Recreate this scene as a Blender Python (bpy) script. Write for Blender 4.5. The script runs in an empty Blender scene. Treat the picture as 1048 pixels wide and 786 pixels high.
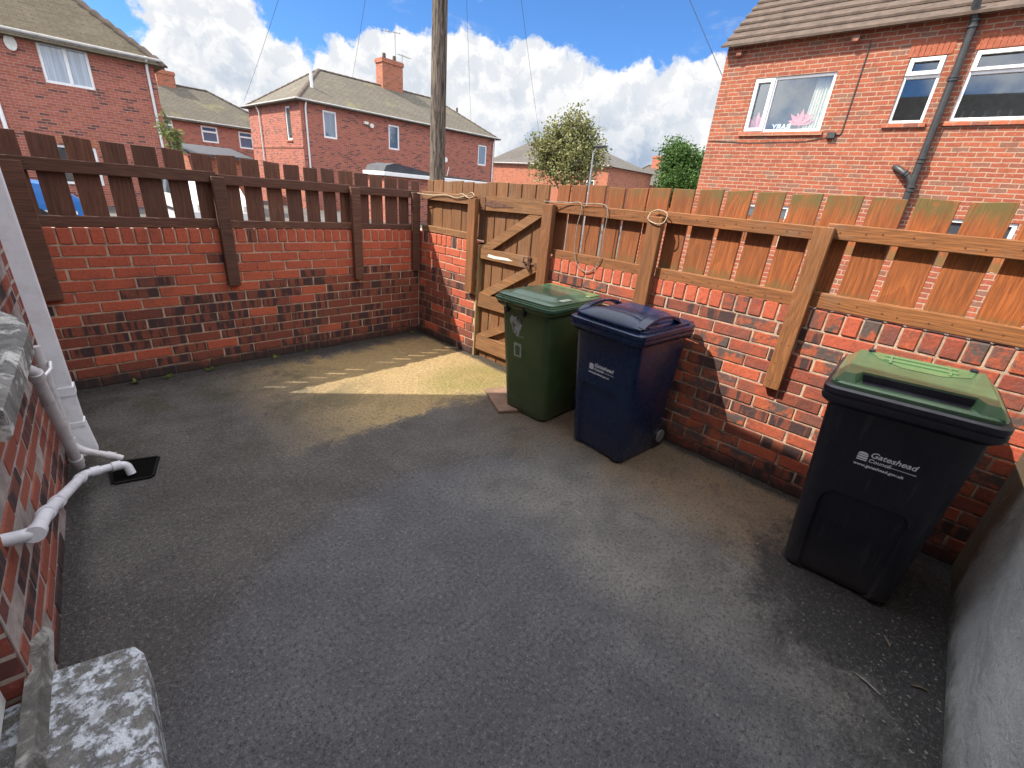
import bpy, bmesh, math, random
from mathutils import Vector, Matrix
from math import sin, cos, pi, radians, sqrt

random.seed(7)
S = bpy.context.scene
COL = S.collection
Z = Vector((0, 0, 1))

# ------------------------------------------------------------------ mesh builder
def cross_frame(n):
    n = n.normalized()
    if abs(n.z) > .95:
        return Vector((1, 0, 0)), Vector((0, 1, 0))
    t = Z.cross(n).normalized()
    return t, n.cross(t)

class MB:
    def __init__(s):
        s.v = []; s.f = []; s.c = []; s.m = []; s.uv = {}
        s.col = (.5, .5, .5, 1); s.mi = 0
    def face(s, idx, uv=None):
        s.f.append(tuple(idx)); s.c.append(s.col); s.m.append(s.mi)
        if uv: s.uv[len(s.f) - 1] = uv
    def add(s, pts):
        b = len(s.v); s.v += [Vector(p) for p in pts]; return b
    def quad(s, a, b, c, d, uv=None):
        i = s.add([a, b, c, d]); s.face((i, i + 1, i + 2, i + 3), uv)
    def poly(s, pts):
        i = s.add(pts); s.face(range(i, i + len(pts)))
    def hexa(s, p):            # 8 corners: bottom 4 (ccw), top 4
        i = s.add(p)
        for q in ((0, 3, 2, 1), (4, 5, 6, 7), (0, 1, 5, 4), (1, 2, 6, 5), (2, 3, 7, 6), (3, 0, 4, 7)):
            s.face([i + k for k in q])
    def box(s, x0, x1, y0, y1, z0, z1, bev=0, M=None):
        M = M or Matrix()
        if bev <= 0:
            s.hexa([M @ Vector(p) for p in ((x0, y0, z0), (x1, y0, z0), (x1, y1, z0), (x0, y1, z0),
                                            (x0, y0, z1), (x1, y0, z1), (x1, y1, z1), (x0, y1, z1))])
            return
        lo = (x0, y0, z0); hi = (x1, y1, z1); idx = {}
        for sx in (0, 1):
            for sy in (0, 1):
                for sz in (0, 1):
                    sg = (sx, sy, sz)
                    for ax in range(3):
                        p = []
                        for k in range(3):
                            e = hi[k] if sg[k] else lo[k]
                            if k != ax: e += (-bev if sg[k] else bev)
                            p.append(e)
                        idx[(sg, ax)] = s.add([M @ Vector(p)])
        for ax in range(3):
            o = [k for k in range(3) if k != ax]
            for sd in (0, 1):
                r = []
                for a, b in ((0, 0), (1, 0), (1, 1), (0, 1)):
                    g = [0, 0, 0]; g[ax] = sd; g[o[0]] = a; g[o[1]] = b
                    r.append(idx[(tuple(g), ax)])
                s.face(r)
            for a in (0, 1):
                for b in (0, 1):
                    g0 = [0, 0, 0]; g0[o[0]] = a; g0[o[1]] = b; g1 = list(g0); g1[ax] = 1
                    g0 = tuple(g0); g1 = tuple(g1)
                    s.face([idx[(g0, o[0])], idx[(g1, o[0])], idx[(g1, o[1])], idx[(g0, o[1])]])
        for sx in (0, 1):
            for sy in (0, 1):
                for sz in (0, 1):
                    s.face([idx[((sx, sy, sz), k)] for k in range(3)])
    def fbox(s, F, a0, a1, b0, b1, d0, d1, bev=0):
        s.box(a0, a1, d0, d1, b0, b1, bev, F.M)
    def tube(s, path, r, seg=10, caps=True):
        path = [Vector(p) for p in path]; n = len(path); rings = []
        rr = r if isinstance(r, (list, tuple)) else [r] * n
        prev = None
        for i, p in enumerate(path):
            if i == 0: t = path[1] - p
            elif i == n - 1: t = p - path[i - 1]
            else: t = (path[i + 1] - p).normalized() + (p - path[i - 1]).normalized()
            t = t.normalized()
            if prev is None:
                u = t.orthogonal().normalized()
            else:
                u = prev - t * prev.dot(t)
                u = u.normalized() if u.length > 1e-6 else t.orthogonal().normalized()
            prev = u; w = t.cross(u)
            rings.append(s.add([p + (u * cos(2 * pi * k / seg) + w * sin(2 * pi * k / seg)) * rr[i] for k in range(seg)]))
        for i in range(n - 1):
            a, b = rings[i], rings[i + 1]
            for k in range(seg):
                k2 = (k + 1) % seg
                s.face((a + k, a + k2, b + k2, b + k))
        if caps:
            s.face([rings[0] + k for k in reversed(range(seg))]); s.face([rings[-1] + k for k in range(seg)])
    def loft(s, rings, cap0=True, cap1=True):
        st = [s.add(r) for r in rings]; n = len(rings[0])
        for a, b in zip(st, st[1:]):
            for k in range(n):
                k2 = (k + 1) % n
                s.face((a + k, a + k2, b + k2, b + k))
        if cap0: s.face([st[0] + k for k in reversed(range(n))])
        if cap1: s.face([st[-1] + k for k in range(n)])
    def build(s, name, mats, parent=None, world=True, smooth=None, fixn=True, label=None, uvoff=None):
        off = Vector((0, 0, 0))
        if world:
            p = parent
            while p is not None:
                off += p.location; p = p.parent
        me = bpy.data.meshes.new(name)
        me.from_pydata([tuple(v - off) for v in s.v], [], s.f)
        if not isinstance(mats, (list, tuple)): mats = [mats]
        for m in mats: me.materials.append(m)
        me.polygons.foreach_set('material_index', s.m)
        ca = me.color_attributes.new('var', 'FLOAT_COLOR', 'CORNER')
        cols = []
        for p in me.polygons: cols += list(s.c[p.index]) * p.loop_total
        ca.data.foreach_set('color', cols)
        if fixn:
            bm = bmesh.new(); bm.from_mesh(me)
            bmesh.ops.recalc_face_normals(bm, faces=bm.faces); bm.to_mesh(me); bm.free()
        uvl = me.uv_layers.new(name='UVMap'); uv = [0.0] * (2 * len(me.loops))
        for p in me.polygons:
            cust = s.uv.get(p.index)
            t, w = cross_frame(p.normal)
            for k, li in enumerate(p.loop_indices):
                if cust and not fixn:
                    uv[2 * li], uv[2 * li + 1] = cust[k]
                else:
                    co = me.vertices[me.loops[li].vertex_index].co + off
                    uv[2 * li] = co.dot(t); uv[2 * li + 1] = co.dot(w)
        uvl.data.foreach_set('uv', uv)
        if smooth is not None:
            me.polygons.foreach_set('use_smooth', [True] * len(me.polygons))
            me.set_sharp_from_angle(angle=radians(smooth))
        me.update()
        o = bpy.data.objects.new(name, me); COL.objects.link(o)
        if parent: o.parent = parent
        if label: o['label'] = label
        return o

class Frame:
    def __init__(s, O, u, n):
        s.O = Vector(O); s.u = Vector(u).normalized(); s.n = Vector(n).normalized()
        M = Matrix.Identity(4)
        for i in range(3):
            M[i][0] = s.u[i]; M[i][1] = s.n[i]; M[i][2] = Z[i]; M[i][3] = s.O[i]
        s.M = M
    def p(s, a, b, d=0): return s.O + s.u * a + Z * b + s.n * d

def tag(o, label=None, cat=None, group=None, kind=None):
    if label: o['label'] = label
    if cat: o['category'] = cat
    if group: o['group'] = group
    if kind: o['kind'] = kind
    return o
def thing(name, label, cat, loc=(0, 0, 0), group=None):
    o = bpy.data.objects.new(name, None); COL.objects.link(o)
    o.location = loc; o.empty_display_size = .1
    return tag(o, label, cat, group)
def rc(a=None):
    return (random.random(), random.random() if a is None else a, random.random(), 1)

# ------------------------------------------------------------------ materials
class NT:
    def __init__(s, name):
        s.m = bpy.data.materials.new(name); s.m.use_nodes = True
        s.t = s.m.node_tree; s.b = s.t.nodes['Principled BSDF']; s.out = s.t.nodes['Material Output']
    def n(s, ty, **kw):
        nd = s.t.nodes.new(ty)
        for k, v in kw.items():
            if k == 'inp':
                for i, val in v.items():
                    if hasattr(val, 'is_linked') and hasattr(val, 'node'): s.t.links.new(val, nd.inputs[i])
                    else: nd.inputs[i].default_value = val
            else: setattr(nd, k, v)
        return nd
    def noise(s, vec, scale, detail=4, rough=.6, dist=0):
        return s.n('ShaderNodeTexNoise', inp={'Vector': vec, 'Scale': scale, 'Detail': detail, 'Roughness': rough, 'Distortion': dist}).outputs['Fac']
    def ramp(s, fac, lo, hi, a=0.0, b=1.0, smooth=True):
        nd = s.n('ShaderNodeMapRange', inp={0: fac, 1: lo, 2: hi, 3: a, 4: b})
        if smooth: nd.interpolation_type = 'SMOOTHSTEP'
        return nd.outputs[0]
    def math(s, op, a, b=0.0, c=None, clamp=False):
        nd = s.n('ShaderNodeMath', operation=op, use_clamp=clamp, inp={0: a, 1: b})
        if c is not None: s.t.links.new(c, nd.inputs[2]) if hasattr(c, 'node') else setattr(nd.inputs[2], 'default_value', c)
        return nd.outputs[0]
    def mix(s, fac, a, b, ty='MIX'):
        nd = s.n('ShaderNodeMix', data_type='RGBA', blend_type=ty)
        for i, val in ((0, fac), (6, a), (7, b)):
            if hasattr(val, 'node'): s.t.links.new(val, nd.inputs[i])
            else: nd.inputs[i].default_value = val if i == 0 else (tuple(val) + (1,))[:4]
        return nd.outputs[2]
    def attr(s):
        a = s.n('ShaderNodeAttribute', attribute_name='var')
        x = s.n('ShaderNodeSeparateColor', inp={0: a.outputs['Color']})
        return x.outputs[0], x.outputs[1], x.outputs[2]
    def uv(s): return s.n('ShaderNodeTexCoord').outputs['UV']
    def pos(s): return s.n('ShaderNodeNewGeometry').outputs['Position']
    def xyz(s, v):
        x = s.n('ShaderNodeSeparateXYZ', inp={0: v}).outputs; return x[0], x[1], x[2]
    def comb(s, x, y, z): return s.n('ShaderNodeCombineXYZ', inp={0: x, 1: y, 2: z}).outputs[0]
    def bump(s, h, dist=.005, strength=1.0, prev=None):
        nd = s.n('ShaderNodeBump', inp={'Height': h, 'Distance': dist, 'Strength': strength})
        if prev is not None: s.t.links.new(prev, nd.inputs['Normal'])
        return nd.outputs[0]
    def set(s, **kw):
        for k, v in kw.items():
            k = k.replace('_', ' ')
            if hasattr(v, 'node'): s.t.links.new(v, s.b.inputs[k])
            else: s.b.inputs[k].default_value = (tuple(v) + (1,))[:4] if isinstance(v, (tuple, list)) else v
        return s.m

def mat_brick_unit(name='yard brick', tone=None):
    t = NT(name); R, G, B = t.attr(); uv = t.uv(); P = t.pos()
    u, v, _ = t.xyz(uv)
    off = t.math('MULTIPLY', R, 37.0)
    n1 = t.noise(t.comb(t.math('MULTIPLY', u, 9), t.math('MULTIPLY', v, 14), off), 1.0, 5, .6)
    base = t.mix(R, (.46, .098, .042), (.26, .055, .036))
    base = t.mix(t.math('MULTIPLY', B, .55), base, (.47, .135, .055))
    base = t.mix(t.ramp(n1, .35, .75, 0, .55), base, (.19, .045, .03))
    base = t.mix(t.ramp(G, .3, .15, 0, .5), base, (.56, .115, .060))
    base = t.mix(t.math('MULTIPLY', t.ramp(G, .2, .35), t.ramp(G, .8, .7, 0, .62)), base, (.145, .047, .033))
    # burnt headers: dark bands across a brick
    bar = t.noise(t.comb(t.math('MULTIPLY', u, 24), t.math('MULTIPLY', v, 2.5), off), 1.0, 2, .5)
    br = t.math('MULTIPLY', t.ramp(bar, .47, .55), t.ramp(G, .2, .35))
    br = t.math('MULTIPLY', br, t.ramp(B, .12, .2))
    br = t.math('MULTIPLY', br, t.ramp(G, .8, .7))
    base = t.mix(t.math('MULTIPLY', br, .9), base, (.035, .024, .028))
    # grey soot and lime weathering
    w = t.noise(P, 11, 6, .7)
    so = t.math('MULTIPLY', t.ramp(w, .44, .56), t.ramp(G, .7, .85))
    so = t.math('MULTIPLY', so, t.ramp(B, .1, .5, .3, .95))
    if tone: so = 0.0
    base = t.mix(so, base, (.075, .066, .064))
    lime = t.noise(P, 34, 5, .75)
    base = t.mix(t.ramp(lime, .62, .74, 0, .25 if tone else .5), base, (.46, .36, .29))
    base = t.mix(t.ramp(t.noise(P, 6.5, 7, .75, .6), .60, .75, 0, .12 if tone else .36), base, (.34, .235, .18))
    base = t.mix(t.ramp(t.noise(P, 2.4, 5, .65), .55, .72, 0, .45), base, (.10, .05, .04))
    dirt = t.noise(P, 70, 3, .7)
    base = t.mix(t.ramp(dirt, .3, .6, .35, 0), base, (.05, .03, .025))
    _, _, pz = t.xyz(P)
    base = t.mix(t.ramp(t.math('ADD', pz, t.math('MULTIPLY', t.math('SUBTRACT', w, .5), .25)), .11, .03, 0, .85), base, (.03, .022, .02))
    if tone: base = t.mix(1.0, base, tone, 'MULTIPLY')
    h = t.noise(P, 130, 4, .7)
    h2 = t.noise(P, 28, 3, .6)
    nb = t.bump(t.math('ADD', t.math('MULTIPLY', h, .4), h2), .004)
    return t.set(Base_Color=base, Roughness=.85, Normal=nb)

def mat_mortar():
    t = NT('mortar'); P = t.pos()
    c = t.mix(t.ramp(t.noise(P, 14, 5, .7), .35, .75), (.56, .43, .32), (.22, .17, .135))
    x, y, z = t.xyz(P)
    c = t.mix(t.ramp(t.math('ADD', z, t.math('MULTIPLY', t.noise(P, 5, 3), .1)), .10, .16, .85, 0), c, (.03, .025, .022))
    return t.set(Base_Color=c, Roughness=.95, Normal=t.bump(t.noise(P, 160, 4, .7), .004))

def mat_brick_sheet(name, c1, c2, mort, dark, bump=.4, scale=1.0, msize=.010, weather=.5):
    t = NT(name); uv = t.uv(); P = t.pos()
    nz = t.n('ShaderNodeTexNoise', inp={'Vector': uv, 'Scale': 7.0, 'Detail': 3.0})
    d = t.n('ShaderNodeVectorMath', operation='SCALE', inp={0: t.n('ShaderNodeVectorMath', operation='SUBTRACT', inp={0: nz.outputs['Color'], 1: (.5, .5, .5)}).outputs[0], 'Scale': .026}).outputs[0]
    vec = t.n('ShaderNodeVectorMath', operation='ADD', inp={0: uv, 1: d}).outputs[0]
    def brick(ca, cb, cm, bias=0.0):
        b = t.n('ShaderNodeTexBrick', offset=.5, squash=1.0, inp={'Vector': vec, 'Scale': 1.0 * scale, 'Mortar Size': msize, 'Mortar Smooth': .25, 'Bias': bias, 'Brick Width': .225, 'Row Height': .075})
        for k, c in (('Color1', ca), ('Color2', cb), ('Mortar', cm)): b.inputs[k].default_value = c + (1,)
        return b
    b = brick(c1, c2, mort)
    b2 = brick((0, 0, 0), (1, 1, 1), (.5, .5, .5))
    rnd = t.n('ShaderNodeSeparateColor', inp={0: b2.outputs['Color']}).outputs[0]
    base = t.mix(t.math('MULTIPLY', t.ramp(rnd, .78, .95), t.math('SUBTRACT', 1.0, b.outputs['Fac'])), b.outputs['Color'], dark)
    base = t.mix(t.ramp(t.noise(vec, 5.0, 5, .65), .45, .75, 0, weather), base, tuple(.55 * x for x in c1))
    base = t.mix(t.ramp(t.noise(vec, 26.0, 4, .7), .52, .75, 0, weather), base, tuple(min(1, 1.55 * x + .05) for x in c1))
    hn = t.math('SUBTRACT', t.math('MULTIPLY', t.noise(P, 60, 3, .7), .5), b.outputs['Fac'])
    return t.set(Base_Color=base, Roughness=.9, Normal=t.bump(hn, .008 * bump * 2))

def mat_wood(name, a, b, moss=0.0, vert=True, grain=.6, grey=.25):
    t = NT(name); R, G, B = t.attr(); uv = t.uv(); u, v, _ = t.xyz(uv); P = t.pos()
    if not vert: u, v = v, u
    off = t.math('MULTIPLY', R, 41.0)
    # cathedral grain: distance field warped by noise
    w = t.noise(t.comb(t.math('MULTIPLY', u, 4), t.math('MULTIPLY', v, .75), off), 1.0, 2, .45)
    rings = t.math('FRACT', t.math('ADD', t.math('MULTIPLY', w, 17.0), t.math('MULTIPLY', u, 30.0)))
    rings = t.ramp(rings, 0.0, .75)
    fine = t.noise(t.comb(t.math('MULTIPLY', u, 160), t.math('MULTIPLY', v, 6), off), 1.0, 4, .65)
    base = t.mix(G, a, b)
    base = t.mix(t.math('MULTIPLY', rings, grain * .62), base, tuple(x * .36 for x in a))
    base = t.mix(t.ramp(fine, .40, .66, 0, .6), base, tuple(x * .42 for x in b))
    kv = t.n('ShaderNodeTexVoronoi', feature='F1', inp={'Vector': t.comb(t.math('MULTIPLY', u, 6), t.math('MULTIPLY', v, 2.4), off), 'Scale': 1.0, 'Randomness': 1.0}).outputs['Distance']
    base = t.mix(t.ramp(kv, .09, .05, 0, .8), base, tuple(x * .25 for x in a))
    gn = t.noise(P, 4.5, 5, .65)
    base = t.mix(t.ramp(gn, .5, .75, 0, grey), base, (.19, .155, .115))
    st = t.noise(t.comb(t.math('MULTIPLY', u, 30), t.math('MULTIPLY', v, 2.2), off), 1.0, 4, .6)
    base = t.mix(t.ramp(st, .52, .70, 0, .6), base, tuple(x * .34 for x in a))
    if moss:
        x, y, z = t.xyz(P)
        zz = t.math('ADD', z, t.math('MULTIPLY', t.noise(t.comb(t.math('MULTIPLY', u, 50), t.math('MULTIPLY', v, 5), off), 1.0, 4, .7), .16))
        near = t.ramp(y, -1.6, -2.9)
        mk = t.math('MULTIPLY', t.ramp(zz, 1.60, 1.70), t.ramp(t.noise(P, 12, 4, .7), .35, .6, .25, 1.0))
        mk2 = t.math('MULTIPLY', t.ramp(zz, 1.58, 1.545), t.ramp(zz, 1.50, 1.53))
        mk = t.math('MAXIMUM', mk, t.math('MULTIPLY', mk2, .7))
        mk3 = t.math('MULTIPLY', t.ramp(zz, 1.285, 1.235), .6)
        mk = t.math('MAXIMUM', mk, mk3)
        base = t.mix(t.math('MULTIPLY', t.math('MULTIPLY', mk, near), moss), base, (.125, .095, .030))
    h = t.math('ADD', fine, t.math('MULTIPLY', rings, .4))
    return t.set(Base_Color=base, Roughness=.8, Normal=t.bump(h, .003, .8))

def mat_plain(name, c, rough=.5, var=.15, scale=8, bump=.0, dirt=None, dirtamt=.5, spec=.5, metal=0):
    t = NT(name); P = t.pos()
    col = t.mix(t.ramp(t.noise(P, scale, 5, .65), .3, .7), tuple(x * (1 - var) for x in c), tuple(min(1, x * (1 + var)) for x in c))
    if dirt: col = t.mix(t.ramp(t.noise(P, scale * 2.3, 6, .75), .48, .72, 0, dirtamt), col, dirt)
    kw = dict(Base_Color=col, Roughness=rough, Metallic=metal)
    t.b.inputs['Specular IOR Level'].default_value = spec
    if bump: kw['Normal'] = t.bump(t.noise(P, scale * 12, 4, .7), bump)
    return t.set(**kw)

def mat_plastic(name, c, rough=.42, dust=.35):
    t = NT(name); g = t.n('ShaderNodeTexCoord').outputs['Object']; P = t.pos()
    x, y, z = t.xyz(P)
    sc = t.noise(t.comb(t.math('MULTIPLY', x, 60), t.math('MULTIPLY', y, 60), t.math('MULTIPLY', z, 5)), 1.0, 4, .7)
    du = t.noise(P, 7, 6, .7)
    col = t.mix(t.ramp(t.noise(P, 3, 3), .3, .7), tuple(q * .85 for q in c), tuple(q * 1.12 for q in c))
    col = t.mix(t.math('MULTIPLY', t.ramp(sc, .58, .75), dust * .5), col, (.16, .15, .14))
    col = t.mix(t.math('MULTIPLY', t.ramp(t.noise(P, 2.6, 5, .6), .5, .7), dust), col, tuple(min(1, q * 1.9 + .008) for q in c))
    dp_ = t.noise(t.comb(t.math('MULTIPLY', x, 38), t.math('MULTIPLY', y, 38), t.math('MULTIPLY', z, 1.6)), 1.0, 3, .6)
    col = t.mix(t.math('MULTIPLY', t.ramp(dp_, .60, .72), dust * .45), col, (.13, .125, .11))
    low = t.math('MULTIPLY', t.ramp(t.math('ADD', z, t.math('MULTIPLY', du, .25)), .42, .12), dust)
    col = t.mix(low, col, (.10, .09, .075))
    r = t.ramp(du, .35, .7, rough * .85, min(1, rough * 1.35))
    nb = t.bump(t.noise(g, 260, 3, .6), .0006)
    nb = t.bump(t.noise(g, 7, 2, .5), .004, .4, nb)
    return t.set(Base_Color=col, Roughness=r, Normal=nb)

def mat_ground():
    t = NT('yard surface'); P = t.pos(); x, y, z = t.xyz(P)
    A = lambda a, b: t.math('ADD', a, b)
    Mu = lambda a, b: t.math('MULTIPLY', a, b)
    C = lambda n: t.math('SUBTRACT', n, .5)
    big = t.noise(P, 1.1, 6, .62, .4); med = t.noise(P, 4.2, 6, .68, .3); fin = t.noise(P, 30, 5, .72); grain = A(Mu(t.noise(P, 62, 4, .78), .65), Mu(t.noise(P, 150, 2, .7), .35)); brk = Mu(C(fin), .35)
    # old brownish black tarmac
    base = t.mix(t.ramp(med, .32, .68), (.054, .048, .047), (.094, .086, .083))
    sw = t.noise(P, .8, 6, .62, 1.4)
    base = t.mix(t.ramp(sw, .52, .60, 0, .5), base, (.044, .039, .038))
    base = t.mix(t.ramp(sw, .46, .36, 0, .6), base, (.112, .104, .099))
    # relaid bluish patch with a curved joint
    pd = t.math('SUBTRACT', t.n('ShaderNodeVectorMath', operation='DISTANCE', inp={0: P, 1: (-1.75, -3.6, 0)}).outputs['Value'], A(Mu(C(med), .16), Mu(brk, .5)))
    blue = t.ramp(pd, 1.46, 1.18, 0, .8)
    bcol = t.mix(t.ramp(med, .35, .68), (.068, .070, .085), (.106, .107, .122))
    bcol = t.mix(t.ramp(t.noise(P, 1.9, 5, .6), .50, .64, 0, .5), bcol, (.070, .069, .080))
    base = t.mix(blue, base, bcol)
    joint = Mu(t.ramp(t.math('ABSOLUTE', t.math('SUBTRACT', pd, 1.37)), .022, .004), t.ramp(fin, .42, .6))
    base = t.mix(Mu(joint, t.ramp(y, -2.9, -2.4, 0, .6)), base, (.03, .028, .028))
    # worn paler concrete strip
    ce = A(A(x, Mu(C(big), 1.3)), brk)
    conc = Mu(t.ramp(ce, -1.72, -1.22), t.ramp(A(y, Mu(C(big), .8)), -2.25, -2.75))
    ccol = t.mix(t.ramp(med, .3, .7), (.118, .113, .106), (.200, .190, .174))
    base = t.mix(Mu(conc, .85), base, ccol)
    # brown silt along the fence wall
    e = A(A(x, Mu(C(big), 1.0)), brk)
    brown = t.ramp(e, -.98, -.42)
    base = t.mix(Mu(brown, t.ramp(med, .28, .62, .55, 1.0)), base, (.190, .132, .078))
    base = t.mix(Mu(brown, t.ramp(t.noise(P, 6.5, 5, .7), .52, .66, 0, .6)), base, (.105, .085, .045))
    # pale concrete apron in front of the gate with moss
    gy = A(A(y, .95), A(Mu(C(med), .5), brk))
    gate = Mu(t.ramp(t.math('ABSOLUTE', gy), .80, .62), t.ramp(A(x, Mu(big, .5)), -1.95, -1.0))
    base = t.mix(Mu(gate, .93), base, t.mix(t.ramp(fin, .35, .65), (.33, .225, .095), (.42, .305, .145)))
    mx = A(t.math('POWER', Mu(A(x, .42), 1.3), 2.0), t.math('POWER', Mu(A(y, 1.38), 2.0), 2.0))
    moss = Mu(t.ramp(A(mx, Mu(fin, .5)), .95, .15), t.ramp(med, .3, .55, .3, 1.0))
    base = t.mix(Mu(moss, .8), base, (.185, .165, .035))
    # algae and damp at the back
    al = Mu(t.ramp(t.noise(P, 2.3, 5, .7, .5), .48, .62), t.ramp(y, -2.2, -1.0, 0, .6))
    base = t.mix(Mu(al, t.ramp(x, -.9, -1.6)), base, (.050, .050, .028))
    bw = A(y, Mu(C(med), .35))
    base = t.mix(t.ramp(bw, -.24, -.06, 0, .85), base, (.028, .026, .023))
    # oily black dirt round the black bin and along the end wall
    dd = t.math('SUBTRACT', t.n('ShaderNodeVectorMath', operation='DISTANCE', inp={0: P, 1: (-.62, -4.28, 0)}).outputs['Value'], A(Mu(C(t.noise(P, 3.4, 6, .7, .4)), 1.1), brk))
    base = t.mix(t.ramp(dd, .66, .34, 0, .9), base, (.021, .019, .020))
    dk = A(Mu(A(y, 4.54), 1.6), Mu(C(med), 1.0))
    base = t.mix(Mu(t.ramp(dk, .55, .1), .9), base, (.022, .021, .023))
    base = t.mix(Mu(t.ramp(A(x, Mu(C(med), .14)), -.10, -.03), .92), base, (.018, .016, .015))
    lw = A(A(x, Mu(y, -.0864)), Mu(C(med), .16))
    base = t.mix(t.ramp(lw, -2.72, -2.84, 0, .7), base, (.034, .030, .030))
    # spills and drips
    dr = t.n('ShaderNodeTexVoronoi', feature='SMOOTH_F1', inp={'Vector': t.n('ShaderNodeVectorMath', operation='ADD', inp={0: P, 1: t.n('ShaderNodeVectorMath', operation='SCALE', inp={0: t.n('ShaderNodeTexNoise', inp={'Vector': P, 'Scale': 5.0, 'Detail': 5.0}).outputs['Color'], 'Scale': .5}).outputs[0]}).outputs[0], 'Scale': 2.6, 'Smoothness': .2}).outputs['Distance']
    base = t.mix(t.ramp(dr, .20, .10, 0, .3), base, (.035, .032, .033))
    # fine aggregate: dark pits, worn stone tops
    base = t.mix(t.ramp(grain, .49, .40, 0, .72), base, (.016, .015, .016))
    base = t.mix(t.ramp(grain, .53, .63, 0, .42), base, (.29, .28, .27))
    pit = t.n('ShaderNodeTexVoronoi', inp={'Vector': P, 'Scale': 34.0}).outputs['Distance']
    base = t.mix(Mu(t.ramp(pit, .13, .07), t.ramp(fin, .5, .6)), base, (.015, .014, .015))
    sc = t.noise(t.comb(Mu(x, 60), Mu(y, 5), 0.0), 1.0, 3, .6)
    base = t.mix(Mu(Mu(t.ramp(sc, .68, .74), conc), t.ramp(big, .5, .6, 0, .5)), base, (.36, .35, .33))
    h = A(Mu(grain, 1.0), Mu(fin, .9))
    nb = t.bump(h, .010, 1.0)
    nb = t.bump(med, .03, .4, nb)
    r = t.ramp(A(med, Mu(C(fin), .5)), .3, .7, .48, .85)
    return t.set(Base_Color=base, Roughness=r, Normal=nb)

def mat_lane():
    t = NT('lane tarmac'); P = t.pos()
    c = t.mix(t.ramp(t.noise(P, .5, 6, .65), .35, .65), (.06, .058, .056), (.11, .105, .10))
    return t.set(Base_Color=c, Roughness=.9, Normal=t.bump(t.noise(P, 90, 3, .7), .01))

def mat_paint_peel(name, paint, under, scale=14, lo=.45, hi=.55, dist=.6):
    t = NT(name); P = t.pos()
    n = t.noise(P, scale, 7, .72, dist)
    n2 = t.noise(P, scale * .3, 3, .5)
    k = t.ramp(t.math('ADD', n, t.math('MULTIPLY', t.math('SUBTRACT', n2, .5), .7)), lo, hi)
    und = t.mix(t.ramp(t.noise(P, scale * .8, 5, .7), .35, .65), under, tuple(x * .45 for x in under))
    c = t.mix(k, und, paint)
    c = t.mix(t.ramp(t.noise(P, scale * .55, 6, .7), .42, .68, 0, .55), c, tuple(x * .8 for x in under))
    c = t.mix(t.ramp(t.noise(P, scale * 6, 3, .7), .5, .7, 0, .35), c, tuple(x * .4 for x in under))
    hgt = t.math('ADD', t.math('MULTIPLY', k, .5), t.math('MULTIPLY', t.noise(P, scale * 5, 4, .7), .6))
    return t.set(Base_Color=c, Roughness=.75, Normal=t.bump(hgt, .008))

def mat_render_wall():
    t = NT('rendered wall'); P = t.pos(); x, y, z = t.xyz(P)
    c = t.mix(t.ramp(t.noise(P, 3.2, 6, .68, .8), .36, .66), (.40, .42, .40), (.56, .575, .55))
    c = t.mix(t.ramp(t.noise(t.comb(t.math('MULTIPLY', x, 7), y, t.math('MULTIPLY', z, 1.4)), 1.0, 5, .6, .6), .55, .72, 0, .5), c, (.52, .54, .53))
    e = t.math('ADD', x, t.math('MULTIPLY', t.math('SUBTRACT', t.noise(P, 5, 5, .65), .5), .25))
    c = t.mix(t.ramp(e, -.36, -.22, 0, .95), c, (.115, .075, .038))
    lo = t.math('ADD', z, t.math('MULTIPLY', t.math('SUBTRACT', t.noise(P, 9, 5, .7), .5), .25))
    c = t.mix(t.ramp(lo, .12, .0, 0, .8), c, (.06, .065, .04))
    c = t.mix(t.ramp(t.noise(P, 22, 6, .75), .52, .72, 0, .45), c, (.24, .245, .215))
    c = t.mix(t.ramp(t.noise(P, 120, 3, .75), .50, .72, 0, .3), c, (.22, .22, .21))
    return t.set(Base_Color=c, Roughness=.95, Normal=t.bump(t.math('ADD', t.noise(P, 75, 5, .75), t.math('MULTIPLY', t.noise(P, 9, 4, .6, 1.5), 1.6)), .009))

def mat_roof(name, a, b, w=.30, h=.16, bump=.02, lichen=None, ms=.008):
    t = NT(name); uv = t.uv()
    br = t.n('ShaderNodeTexBrick', offset=.5, inp={'Vector': uv, 'Scale': 1.0, 'Mortar Size': ms, 'Mortar Smooth': .4, 'Brick Width': w, 'Row Height': h})
    br.inputs['Color1'].default_value = a + (1,); br.inputs['Color2'].default_value = b + (1,); br.inputs['Mortar'].default_value = tuple(x * .3 for x in a) + (1,)
    n = t.noise(uv, .8, 6, .7); n2 = t.noise(uv, 5.5, 5, .7)
    c = t.mix(t.ramp(n, .35, .65, 0, .55), br.outputs['Color'], tuple(x * .62 for x in a))
    c = t.mix(t.ramp(n2, .48, .72, 0, .6), c, tuple(min(1, x * 1.5 + .02) for x in b))
    if lichen: c = t.mix(t.ramp(t.noise(uv, .55, 4, .6), .56, .7, 0, .6), c, lichen)
    _, v, _ = t.xyz(uv)
    saw = t.math('FRACT', t.math('DIVIDE', v, h))
    hh = t.math('SUBTRACT', t.math('MULTIPLY', t.math('SUBTRACT', 1.0, saw), .8), br.outputs['Fac'])
    return t.set(Base_Color=c, Roughness=.9, Normal=t.bump(hh, bump))

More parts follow.
